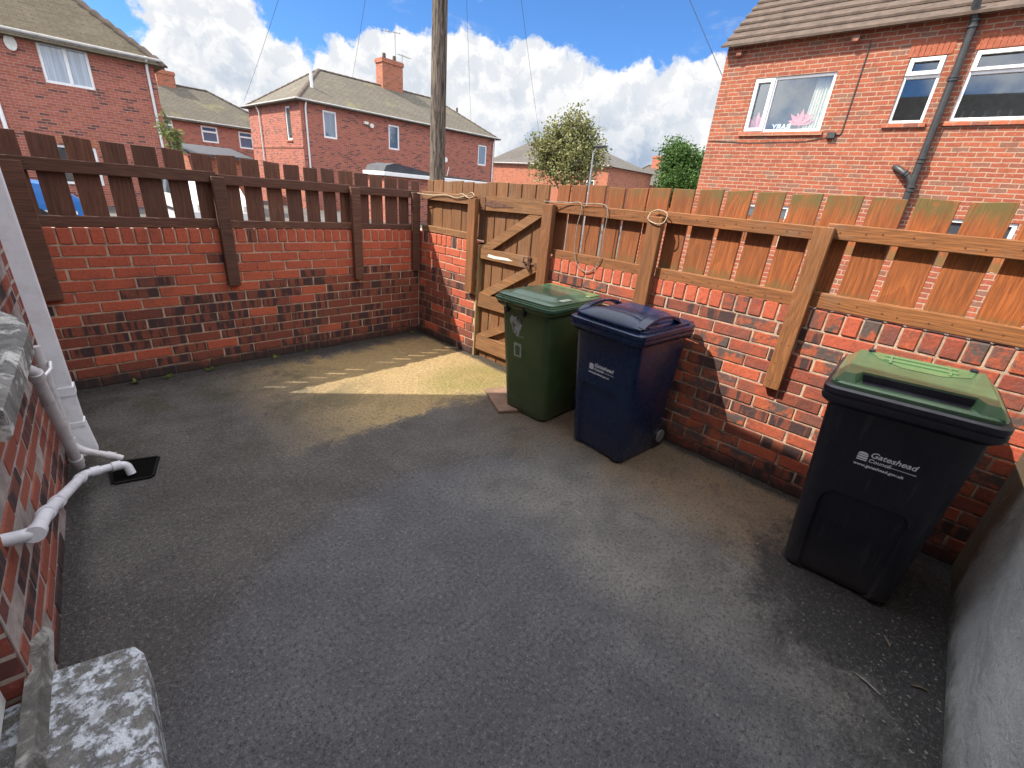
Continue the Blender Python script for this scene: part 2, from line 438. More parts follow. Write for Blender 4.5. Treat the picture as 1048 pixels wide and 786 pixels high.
def mat_glass_dark(name, c=(.03, .04, .05), curtain=None):
    t = NT(name); uv = t.uv(); u, v, _ = t.xyz(uv)
    col = c
    if curtain:
        w = t.noise(t.comb(t.math('MULTIPLY', u, 22), t.math('MULTIPLY', v, .6), 0.0), 1.0, 3, .6)
        col = t.mix(t.ramp(w, .35, .65), curtain, tuple(x * .6 for x in curtain))
    t.b.inputs['IOR'].default_value = 1.75
    return t.set(Base_Color=col, Roughness=.03)

def mat_pane():
    t = NT('window glass')
    gl = t.n('ShaderNodeBsdfGlossy', inp={'Color': (.9, .95, 1, 1), 'Roughness': .02})
    tr = t.n('ShaderNodeBsdfTransparent', inp={'Color': (.80, .84, .84, 1)})
    fr = t.n('ShaderNodeFresnel', inp={'IOR': 2.3})
    mx = t.n('ShaderNodeMixShader', inp={0: fr.outputs[0], 1: tr.outputs[0], 2: gl.outputs[0]})
    t.t.links.new(mx.outputs[0], t.out.inputs[0])
    return t.m

def mat_leaf(name, a, b):
    t = NT(name); R, G, B = t.attr()
    c = t.mix(R, a, b)
    t.b.inputs['Specular IOR Level'].default_value = .3
    df = t.n('ShaderNodeBsdfTranslucent', inp={'Color': c})
    m = t.set(Base_Color=c, Roughness=.55)
    mx = t.n('ShaderNodeMixShader', inp={0: .3, 1: t.b.outputs[0], 2: df.outputs[0]})
    t.t.links.new(mx.outputs[0], t.out.inputs[0])
    return m

def mat_pole():
    t = NT('pole wood'); g = t.n('ShaderNodeTexCoord').outputs['Object']; x, y, z = t.xyz(g)
    st = t.noise(t.comb(t.math('MULTIPLY', x, 26), t.math('MULTIPLY', y, 26), t.math('MULTIPLY', z, 2.2)), 1.0, 6, .72, .5)
    c = t.mix(t.ramp(st, .40, .6), (.026, .019, .015), (.165, .128, .10))
    return t.set(Base_Color=c, Roughness=.9, Normal=t.bump(st, .02))

M_BR = mat_brick_unit(); M_BR_DK = mat_brick_unit('house brick unit', (.62, .74, .9)); M_MO = mat_mortar()
M_BR_ARCH = mat_brick_sheet('arch brick', (.38, .108, .052), (.30, .078, .04), (.34, .10, .05), (.26, .10, .07), .1, scale=.2, weather=.6)
M_BR_HOUSE = mat_brick_sheet('weathered house brick', (.345, .092, .044), (.22, .052, .032), (.39, .27, .19), (.20, .10, .07), .6, weather=.65)
M_BR_RED = mat_brick_sheet('red house brick', (.42, .122, .078), (.28, .076, .053), (.38, .25, .20), (.12, .045, .04), .4, msize=.009)
M_BR_ORANGE = mat_brick_sheet('orange house brick', (.44, .128, .062), (.34, .092, .05), (.35, .24, .17), (.2, .07, .05), .4)
M_BR_OWN = mat_brick_sheet('own house brick', (.27, .06, .04), (.2, .045, .035), (.40, .34, .29), (.09, .03, .03), .6)
M_WD = mat_wood('dark stained planks', (.205, .084, .048), (.135, .058, .037), grey=.12)
M_WDH = mat_wood('dark stained rails', (.175, .076, .046), (.120, .053, .035), vert=False, grey=.12)
M_WO = mat_wood('orange planks', (.40, .112, .025), (.25, .084, .026), moss=1.0, grey=.12)
M_WOH = mat_wood('orange rails', (.33, .126, .040), (.24, .092, .030), vert=False, grey=.35)
M_WG = mat_wood('brown gate planks', (.27, .122, .046), (.19, .085, .034), grey=.35)
M_WGH = mat_wood('brown gate rails', (.32, .155, .062), (.24, .112, .045), vert=False, grey=.45)
M_WP = mat_wood('fence posts', (.30, .120, .039), (.225, .088, .030), grey=.25, grain=.5)
M_GREEN = mat_plastic('green bin plastic', (.045, .085, .030), .42, .3)
M_GREENLID = mat_plastic('green lid plastic', (.045, .100, .062), .20, .2)
M_BINLID = mat_plastic('soft green lid plastic', (.070, .135, .070), .14, .15)
M_PALESUN_LID = mat_plastic('pale sunlit lid plastic', (.105, .185, .085), .2, .15)  # paler copy of the lid green, sunlight put into the colour
M_BLUE = mat_plastic('navy bin plastic', (.004, .016, .056), .25, .14)
M_BLACK = mat_plastic('black bin plastic', (.010, .010, .018), .40, .3)
M_RUB = mat_plain('black rubber', (.015, .015, .016), .7)
M_WHITE = mat_plain('white plastic', (.80, .80, .80), .4, .04, 6, dirt=(.5, .48, .44), dirtamt=.25)
M_PIPE = mat_plain('white drainpipe plastic', (.82, .83, .88), .35, .05, 6, dirt=(.45, .44, .44), dirtamt=.3)
M_WASTE = mat_plain('grey waste pipe plastic', (.56, .545, .56), .45, .1, 9, dirt=(.2, .18, .17), dirtamt=.55)
M_IRON = mat_plain('black painted iron', (.035, .036, .038), .45, .2, 9, dirt=(.09, .085, .08), dirtamt=.4)
M_LETTER = mat_plain('white lettering', (.78, .80, .86), .5, .05)
M_STICK = mat_paint_peel('worn sticker', (.44, .47, .44), (.05, .09, .045), 30, .42, .5)
M_STICK2 = mat_plain('pale sticker', (.30, .34, .29), .6, .2, 20, dirt=(.10, .14, .08), dirtamt=.5)
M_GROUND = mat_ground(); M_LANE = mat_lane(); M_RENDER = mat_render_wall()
M_STEP = mat_paint_peel('peeling white paint on concrete', (.68, .72, .80), (.24, .23, .215), 44, .42, .58, .15)
M_SILL = mat_paint_peel('weathered stone', (.56, .56, .54), (.22, .215, .205), 16, .45, .6)
M_FILLET = mat_paint_peel('old cement', (.36, .35, .33), (.14, .13, .12), 12, .4, .6)
M_ROOF_A = mat_roof('lichened plain tiles', (.245, .195, .125), (.165, .135, .088), .33, .105, .06, (.28, .25, .16))
M_ROOF_B = mat_roof('grey brown tiles', (.150, .130, .098), (.120, .103, .080), .3, .17, .03, (.21, .19, .085))
M_ROOF_C = mat_roof('grey tiles', (.115, .102, .092), (.092, .082, .075), .3, .17, .03)
M_TILE = mat_plain('brown concrete tile', (.082, .056, .042), .9, .3, 5, .006, dirt=(.13, .10, .08), dirtamt=.5)
M_RIDGE = mat_plain('ridge tile', (.085, .062, .05), .9, .3, 4, .01, dirt=(.15, .125, .09), dirtamt=.5)
M_SLATE = mat_plain('dark roofing felt', (.045, .047, .055), .7, .2, 3)
M_DARK = mat_plain('dark room', (.42, .43, .42), .9)
M_GL_SKY = mat_glass_dark('sky painted glass', (.06, .10, .16), (.10, .16, .26))  # blue of the reflected sky put into the pane colour
M_GL_LACE = mat_glass_dark('lace curtained glass', (.2, .25, .3), (.30, .37, .47))
M_GL_DARK = mat_glass_dark('dark glass', (.05, .06, .07))
M_PANE = mat_pane()
M_CURT = mat_plain('cream curtain', (.70, .69, .62), .9, .1, 10)
M_PINK = mat_plain('pink petal', (.75, .28, .36), .8, .25, 30)
M_SLAB = mat_plain('brown paving', (.235, .145, .105), .9, .2, 7, .004, dirt=(.12, .10, .085), dirtamt=.5)
M_CORD = mat_plain('pale cord', (.36, .30, .22), .9, .15, 30)
M_CORDG = mat_plain('grey cord', (.24, .215, .185), .9, .15, 30)
M_POLE = mat_pole()
M_WIRE = mat_plain('wire sheath', (.09, .10, .12), .7)
M_STEEL = mat_plain('galvanised steel', (.32, .33, .34), .5, .15, 6, metal=.6)
M_RUST = mat_plain('rusty iron', (.11, .05, .03), .8, .3, 20)
M_BARK = mat_plain('bark', (.10, .075, .055), .95, .3, 9, .02)
M_LEAF_A = mat_leaf('olive leaves', (.115, .135, .045), (.32, .305, .135))
M_LEAF_B = mat_leaf('dark leaves', (.040, .095, .020), (.085, .150, .030))
M_LEAF_C = mat_leaf('yellow green leaves', (.16, .17, .03), (.09, .13, .03))
M_CARBLUE = mat_plain('blue van paint', (.02, .16, .50), .3, .08, 3)
M_CARWHITE = mat_plain('white car paint', (.70, .71, .72), .3, .04, 3)
M_PEBBLE = mat_plain('pale chips', (.20, .19, .175), .9, .3, 40)
M_TWIG = mat_plain('dry twig', (.14, .11, .08), .9, .3, 40)

M_CURTW = mat_wood('pale frame timber', (.50, .36, .18), (.42, .29, .13), grey=.3)
# ------------------------------------------------------------------ frames
FR = Frame((0, 0, 0), (0, -1, 0), (-1, 0, 0))          # fence wall, a runs from the corner towards the camera
FB = Frame((0, 0, 0), (-1, 0, 0), (0, -1, 0))          # back wall
FH = Frame((-2.856, .03, 0), (-.0864, -1, 0), (1, -.0864, 0))   # house wall
FE = Frame((0, -4.54, 0), (-1, 0, 0), (0, 1, 0))       # rendered end wall

# ------------------------------------------------------------------ ground
mb = MB(); mb.quad((-400, -400, -.03), (500, -400, -.03), (500, 500, -.03), (-400, 500, -.03))
tag(mb.build('ground', M_LANE), kind='structure')
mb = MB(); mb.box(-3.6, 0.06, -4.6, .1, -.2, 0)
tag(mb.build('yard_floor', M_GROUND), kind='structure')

# ------------------------------------------------------------------ yard walls, brick by brick
CH = .075
def brick_run(mb, F, a0, a1, z0, ncourse, kind, depth=.11, shift=0.0, gap=.005):
    for c in range(ncourse):
        zb = z0 + c * CH
        a = a0 - (.1125 if c % 2 else 0) - shift
        while a < a1:
            l0 = max(a, a0); l1 = min(a + .225, a1)
            if l1 - l0 > .03:
                typ = kind((l0 + l1) / 2, zb)
                mb.col = (random.random(), typ, random.random(), 1)
                j = random.uniform(-.0028, .0028); e = random.uniform(-.003, .003)
                mb.fbox(F, l0 + gap + e, l1 - gap + e, zb + gap + random.uniform(-.0022, .0022), zb + CH - gap, -depth + .01, j, .0035)
            a += .225
def soldier(mb, F, a0, a1, z0, kind, depth=.11, h=.105):
    n = round((a1 - a0) / .0765); w = (a1 - a0) / n
    for i in range(n):
        typ = kind(a0 + (i + .5) * w, z0)
        mb.col = (random.random(), typ, random.random(), 1)
        mb.fbox(F, a0 + i * w + .004, a0 + (i + 1) * w - .004, z0 + .004, z0 + h + random.uniform(-.003, .002), -depth, random.uniform(-.002, .003), .006)
def k_back(a, z):
    r = random.random()
    if z > .62 + .1 * sin(a * 2.0): return 0.05 if r < .94 else .5
    return .5 if r < .93 else .05
def k_stub(a, z):
    r = random.random()
    if z > .70: return .05 if r < .93 else .5
    return .5 if r < .75 else .05
def k_right(a, z):
    r = random.random()
    if a < 2.9:
        if z > .90: return .05
        return .5 if r < .55 else (.9 if r < .7 else .05)
    if z > .96: return .9 if a > 3.15 and r < .85 else .05
    return .9 if r < .6 else (.5 if r < .8 else .05)

def yard_wall(name, label, F, a0, a1, kind, base=(0, 0, 0)):
    r = thing(name, label, 'wall', F.p((a0 + a1) / 2, 0, -.05))
    m = MB(); m.fbox(F, (a0 + .004) if F is FR else -.21, a1 - .004, -.05, 1.075, -.215, -.0065)
    m.build('mortar', M_MO, r)
    b = MB(); brick_run(b, F, a0, a1, 0, 13, kind); soldier(b, F, a0, a1, 13 * CH, kind)
    b.build('bricks', M_BR, r)
    return r
yard_wall('yard_wall', 'low dark red brick wall with burnt headers at the back of the yard, under the dark fence', FB, 0.0, 2.93, k_back)
yard_wall('yard_wall', 'short stub of red brick wall between the back corner and the timber gate', FR, 0.0, .925, k_stub)
yard_wall('yard_wall', 'long sooty orange brick wall behind the three wheelie bins', FR, 1.66, 4.60, k_right)

# ------------------------------------------------------------------ fences
def fence(name, label, F, boards, posts, rails_top, rails_bot, m_board, m_rail, m_post, topz, tint):
    r = thing(name, label, 'fence', F.p(boards[0][0], 1.08, -.03))
    b = MB()
    for i, (a0, a1) in enumerate(boards):
        z1 = topz((a0 + a1) / 2) + random.uniform(-.006, .006); t = random.uniform(-.004, .004)
        b.col = (random.random(), tint((a0 + a1) / 2), random.random(), 1)
        l_ = random.uniform(-.004, .004); f2 = random.uniform(-.004, .007); i0 = len(b.v)
        b.fbox(F, a0, a1, 1.095, z1, (-.059 if F is FB else -.068) + t, -.049 + t, .002)
        for vi in range(i0, len(b.v)):
            if b.v[vi].z > 1.3: b.v[vi] = b.v[vi] + F.u * l_ + F.n * -abs(f2) + Z * (.006 * f2 / .007 * (1 if (b.v[vi] - F.O).dot(F.u) > (a0 + a1) / 2 else -1))
    b.build('planks', m_board, r)
    for a0, a1, z0, z1 in rails_top + rails_bot:
        m = MB(); m.col = (random.random(), tint((a0 + a1) / 2), random.random(), 1)
        m.fbox(F, a0, a1, z0, z1, -.046, -.001, .004)
        m.mi = 1
        for b0, b1 in boards:
            for f_ in (.25, .75):
                an = b0 + (b1 - b0) * f_ + random.uniform(-.008, .008)
                if a0 + .01 < an < a1 - .01:
                    zn = (z0 + z1) / 2 + random.uniform(-.012, .012); m.fbox(F, an - .003, an + .003, zn - .003, zn + .003, -.002, .0012)
        m.build('rail', [m_rail, M_RUST], r)
    for a, w, z0, z1, d1 in posts:
        m = MB(); m.col = (random.random(), tint(a), random.random(), 1)
        m.fbox(F, a - w / 2, a + w / 2, z0, z1, .003, d1, .004); 
        m.mi = 1
        for q_ in range(3):
            for sx in (-1, 1):
                zn = z0 + .05 + q_ * .11 + random.uniform(-.01, .01); an = a + sx * w * .22
                m.fbox(F, an - .003, an + .003, zn - .003, zn + .003, d1 - .002, d1 + .0012)
        m.build('post', [m_post, M_RUST], r)
    return r
bx = [0, .15]
ED = [.05, .084, .198, .216, .35, .378, .505, .524, .658, .676, .806, .838, .954, .992, 1.107, 1.137, 1.261, 1.296, 1.413, 1.447, 1.575, 1.608, 1.735, 1.766, 1.893, 1.93, 2.051, 2.087, 2.219, 2.251, 2.375, 2.409, 2.538, 2.572, 2.701, 2.732]
bb = [(-.045, .05)] + [(ED[i], ED[i + 1]) for i in range(1, len(ED) - 1, 2)] + [(2.732, 2.86)]
back_posts = [(2.80, .10, .64, 1.45, .05), (1.765, .085, .655, 1.445, .048), (.70, .085, .635, 1.445, .048), (.055, .085, .69, 1.44, .048)]
fence('timber_fence', 'dark brown picket fence on top of the back wall', FB, bb, back_posts,
      [(.0, .66, 1.385, 1.455), (.665, 1.76, 1.39, 1.46), (1.765, 2.84, 1.40, 1.475)],
      [(.0, .66, 1.085, 1.135), (.665, 1.76, 1.083, 1.14), (1.765, 2.84, 1.083, 1.15)], M_WD, M_WDH, M_WDH, lambda a: 1.545 + .025 * a, lambda a: random.random())
sb = [(.075, .165), (.172, .32), (.327, .46), (.467, .61), (.617, .762), (.77, .938)]
fence('timber_fence', 'short brown fence panel between the back corner and the gate, cord tied along it', FR, sb, [(.865, .10, .615, 1.445, .05)],
      [(.052, .84, 1.385, 1.46)], [(.052, .84, 1.085, 1.145)], M_WG, M_WGH, M_WP, lambda a: 1.56 + .012 * a, lambda a: random.random())
rb_ = [1.735, 1.846, 1.864, 1.995, 2.021, 2.16, 2.184, 2.315, 2.333, 2.478, 2.492, 2.636, 2.656, 2.793, 2.823, 2.962, 2.99, 3.126, 3.151, 3.291, 3.322, 3.462, 3.484, 3.634, 3.669, 3.805, 3.838, 3.985, 4.019, 4.165, 4.20, 4.345, 4.38, 4.52]
rb = [(rb_[i], rb_[i + 1]) for i in range(0, len(rb_), 2)]
fence('timber_fence', 'long orange brown picket fence with mossy board tops above the bins', FR, rb,
      [(1.735, .10, .62, 1.46, .05), (2.622, .10, .62, 1.452, .05), (3.535, .085, .605, 1.488, .045)],
      [(1.70, 2.615, 1.405, 1.475), (2.62, 3.53, 1.42, 1.487), (3.535, 4.535, 1.432, 1.507)],
      [(1.79, 2.57, 1.073, 1.14), (2.67, 3.495, 1.075, 1.145), (3.575, 4.535, 1.09, 1.17)], M_WO, M_WOH, M_WP, lambda a: 1.60 + .02 * (a - 1.7), lambda a: max(0, min(1, 1.0 - (a - 2.0) / 2.2 + random.uniform(-.25, .25))))

# gate
g = thing('timber_gate', 'brown ledged and braced timber gate with a rusty latch, beside the green bin', 'gate', FR.p(1.3, 0, -.02))
b = MB(); ge = [(.945, 1.065), (1.075, 1.205), (1.217, 1.36), (1.372, 1.515), (1.527, 1.655)]
for a0, a1 in ge:
    b.col = rc(); b.fbox(FR, a0, a1, -.012 + random.uniform(0, .006), 1.575 + .012 * a0 + random.uniform(-.004, .004), -.066, -.046, .003)
b.build('planks', M_WG, g)
for z0, z1, tilt in ((1.355, 1.47, .02), (.945, 1.035, .005), (.50, .62, .02), (.075, .215, .02)):
    m = MB(); m.col = rc()
    m.hexa([FR.p(.945, z0, -.043), FR.p(1.66, z0 + tilt, -.043), FR.p(1.66, z0 + tilt, -.008), FR.p(.945, z0, -.008),
            FR.p(.945, z1, -.043), FR.p(1.66, z1 + tilt, -.043), FR.p(1.66, z1 + tilt, -.008), FR.p(.945, z1, -.008)])
    m.build('ledge', M_WGH, g)
for za, zb in ((1.04, 1.375), (.625, .95), (.22, .52)):
    m = MB(); m.col = rc()
    m.hexa([FR.p(.95, za, -.045), FR.p(1.10, za, -.045), FR.p(1.10, za, -.012), FR.p(.95, za, -.012),
            FR.p(1.52, zb, -.045), FR.p(1.655, zb, -.045), FR.p(1.655, zb, -.012), FR.p(1.52, zb, -.012)])
    m.build('brace', M_WGH, g)
m = MB(); m.fbox(FR, 1.50, 1.66, .985, 1.0, -.006, .004, .002); m.fbox(FR, 1.545, 1.575, .945, 1.05, -.006, .006, .002); m.fbox(FR, 1.62, 1.70, .975, 1.012, -.002, .01, .002)
m.tube([FR.p(1.50, .99, .01), FR.p(1.545, .955, .02), FR.p(1.57, .97, .02), FR.p(1.56, 1.04, .02), FR.p(1.52, 1.04, .02), FR.p(1.50, .99, .01)], .005, 6)
m.build('latch', M_RUST, g)
m = MB(); m.poly([FR.p(.965, 1.42, -.004), FR.p(.965, 1.40, -.004), FR.p(1.09, 1.385, -.004), FR.p(1.34, 1.405, -.004), FR.p(1.09, 1.44, -.004)])
m.fbox(FR, .955, .985, 1.36, 1.46, -.006, -.001)
m.build('hinge', M_RUST, g)
m = MB(); m.poly([FR.p(1.06, .995, -.0055), FR.p(1.05, .97, -.0055), FR.p(1.14, .965, -.0055), FR.p(1.3, .975, -.0055), FR.p(1.37, .98, -.0055), FR.p(1.3, .995, -.0055), FR.p(1.15, .99, -.0055)])
m.build('paint_scrape', M_CURT, g)

m = MB(); m.col = rc(); m.fbox(FR, .924, .942, -.02, 1.06, -.10, .004, .003); m.build('frame_post', M_CURTW, g)
# cords
def cord(label, pts, r, mat):
    P = [Vector(p) for p in pts]; out = []
    for i in range(len(P) - 1):                      # Catmull-Rom
        p0 = P[max(0, i - 1)]; p1 = P[i]; p2 = P[i + 1]; p3 = P[min(len(P) - 1, i + 2)]
        for k in range(5):
            s_ = k / 5
            out.append(.5 * ((2 * p1) + (p2 - p0) * s_ + (2 * p0 - 5 * p1 + 4 * p2 - p3) * s_ ** 2 + (3 * p1 - p0 - 3 * p2 + p3) * s_ ** 3))
    out.append(P[-1])
    m = MB(); m.tube(out, r * .62, 6)
    return tag(m.build('cord', mat, smooth=60), label, 'cord')
q = FR.p
cord('pale cord draped and knotted along the top rail of the short fence panel', [q(.02, 1.435, .055), q(.25, 1.43, .012), q(.45, 1.445, .012), q(.6, 1.43, .012), q(.74, 1.455, .015), q(.84, 1.487, .03), q(.9, 1.46, .055), q(.82, 1.44, .045), q(.7, 1.47, .02), q(.62, 1.45, .015)], .006, M_CORD)
cord('pale cord hanging in a long loop from the top rail right of the gate', [q(1.70, 1.475, .058), q(1.90, 1.482, .012), q(2.02, 1.478, .012), q(2.005, 1.32, .015), q(2.02, 1.12, .012), q(2.09, 1.035, .01), q(2.17, 1.035, .01), q(2.24, 1.13, .012), q(2.245, 1.33, .014), q(2.235, 1.475, .012), q(2.13, 1.492, .012), q(2.03, 1.482, .012)], .0055, M_CORDG)
cord('pale cord looped round the top of the middle fence post behind the navy bin', [q(2.57, 1.47, .02), q(2.575, 1.44, .055), q(2.6, 1.42, .06), q(2.66, 1.41, .06), q(2.69, 1.43, .05), q(2.685, 1.475, .03), q(2.62, 1.492, .02), q(2.57, 1.475, .02)], .006, M_CORD)

# ------------------------------------------------------------------ wheelie bins (local: front is -Y, width X, back at +Y)
def rrect(w, d, r, z, y0=0.0, n=4):
    pts = []
    for cx, cy, a0 in ((w / 2 - r, -d / 2 + r, -pi / 2), (w / 2 - r, d / 2 - r, 0), (-w / 2 + r, d / 2 - r, pi / 2), (-w / 2 + r, -d / 2 + r, pi)):
        for k in range(n + 1):
            a = a0 + k * pi / 2 / n
            pts.append((cx + r * cos(a), cy + r * sin(a) + y0, z))
    return pts
def bin_body(mb, W0, W1, yf0, yf1, yb0, yb1, H, panel):
    zs = [0.0, .02, .045, .06, .2, .36, .40, .43, .45, .465, .475, .50, .6, .75, H] if panel else [0, .02, .06, .3, .6, H]
    rings = []
    for z in zs:
        t = z / H
        w = W0 + (W1 - W0) * t; yf = yf0 + (yf1 - yf0) * t; yb = yb0 + (yb1 - yb0) * t; r = .055
        if z == 0: w -= .03; yf += .015; yb -= .015
        hw = .135 + .012 * t; ins = .016
        if panel:
            if z < .03 : ins = 0.016
            if z > .40: hw = hw - .05 * (1 - sqrt(max(0, 1 - ((z - .40) / .076) ** 2)))
            if z >= .475: ins = 0
        else: ins = 0
        hw = min(hw, w / 2 - r - .02)
        pts = [(-w / 2 + r, yf), (-hw - .012, yf), (-hw, yf + ins), (0, yf + ins), (hw, yf + ins), (hw + .012, yf), (w / 2 - r, yf)]
        for cx, cy, a0 in ((w / 2 - r, yf + r, -pi / 2), (w / 2 - r, yb - r, 0), (-w / 2 + r, yb - r, pi / 2), (-w / 2 + r, yf + r, pi)):
            for k in range(5):
                if a0 == -pi / 2 and k == 0: continue
                if a0 == pi and k == 4: continue
                a = a0 + k * pi / 8
                pts.append((cx + r * cos(a), cy + r * sin(a)))
        rings.append([(x, y, z) for x, y in pts])
    mb.loft(rings)
def wheel(parent, x):
    for sg in (-1, 1):
        m = MB(); m.tube([(sg * x - .022, 0, 0), (sg * x + .022, 0, 0)], .085, 20)
        w = m.build('wheel', M_RUB, parent, world=False, smooth=40); w.location = (0, .262, .087)
        h = MB(); h.tube([(sg * (x + .02), 0, 0), (sg * (x + .03), 0, 0)], .045, 14)
        h.build('hub', M_STEEL, w, world=False, smooth=40)
def text_mesh(body, size, shear=0, flip=False, extrude=.0004, bold=0, space=1.0):
    cu = bpy.data.curves.new('lettering', 'FONT'); cu.body = body; cu.size = size; cu.shear = shear
    cu.extrude = extrude; cu.offset = bold; cu.align_x = 'LEFT'; cu.space_character = space
    o = bpy.data.objects.new('tmp', cu); COL.objects.link(o)
    dg = bpy.context.evaluated_depsgraph_get(); dg.update()
    me = bpy.data.meshes.new_from_object(o.evaluated_get(dg))
    bpy.data.objects.remove(o)
    return me
def text_on(name, body, size, mat, parent, M, **kw):
    me = text_mesh(body, size, **kw)
    me.transform(M); me.materials.clear(); me.materials.append(mat); me.name = name
    o = bpy.data.objects.new(name, me); COL.objects.link(o); o.parent = parent
    return o

def front_M(x, z, yf0, yf1, H, off=.0015):
    """text plane on the sloping front of a bin, X to the right as seen from the front"""
    tz = Vector((0, yf1 - yf0, H)).normalized(); tx = Vector((1, 0, 0)); n = tx.cross(tz)
    p = Vector((x, yf0 + (yf1 - yf0) * z / H, z)) + n * off
    M = Matrix.Identity(4)
    for i in range(3):
        M[i][0] = tx[i]; M[i][1] = tz[i]; M[i][2] = n[i]; M[i][3] = p[i]
    return M
def council_logo(parent, x, z, yf0, yf1, H, s=1.0):
    FM = lambda dx, dz, off=.0015: front_M(x + dx * s, z + dz * s, yf0, yf1, H, off)
    m = MB(); M = FM(0, 0)
    def pq(pts): m.poly([M @ Vector((px * s, py * s, 0)) for px, py in pts])
    arc = [(.0165 + .0165 * cos(a), .028 + .010 * sin(a)) for a in [k * pi / 8 for k in range(9)]]
    pq([(0, .0), (.033, .0), (.033, .006), (0, .006)])
    pq([(.0, .0085), (.033, .0085), (.033, .0165), (.0, .0165)])
    pq([(.0, .019), (.033, .019), (.033, .026), (.0, .026)])
    pq(arc)
    m.build('crest', M_LETTER, parent, world=False, fixn=False)
    m = MB(); pq([(.095, .0045), (.185, .0045), (.185, .007), (.095, .007)]); m.build('underline', M_LETTER, parent, world=False, fixn=False)
    text_on('lettering', 'Gateshead', .033 * s, M_LETTER, parent, FM(.037, .0245), shear=.25, bold=.0004)
    text_on('lettering', 'Council', .022 * s, M_LETTER, parent, FM(.038, .0015), shear=.15, bold=.0003)
    text_on('lettering', 'www.gateshead.gov.uk', .0172 * s, M_LETTER, parent, FM(-.004, -.024), shear=.1, bold=.0003)

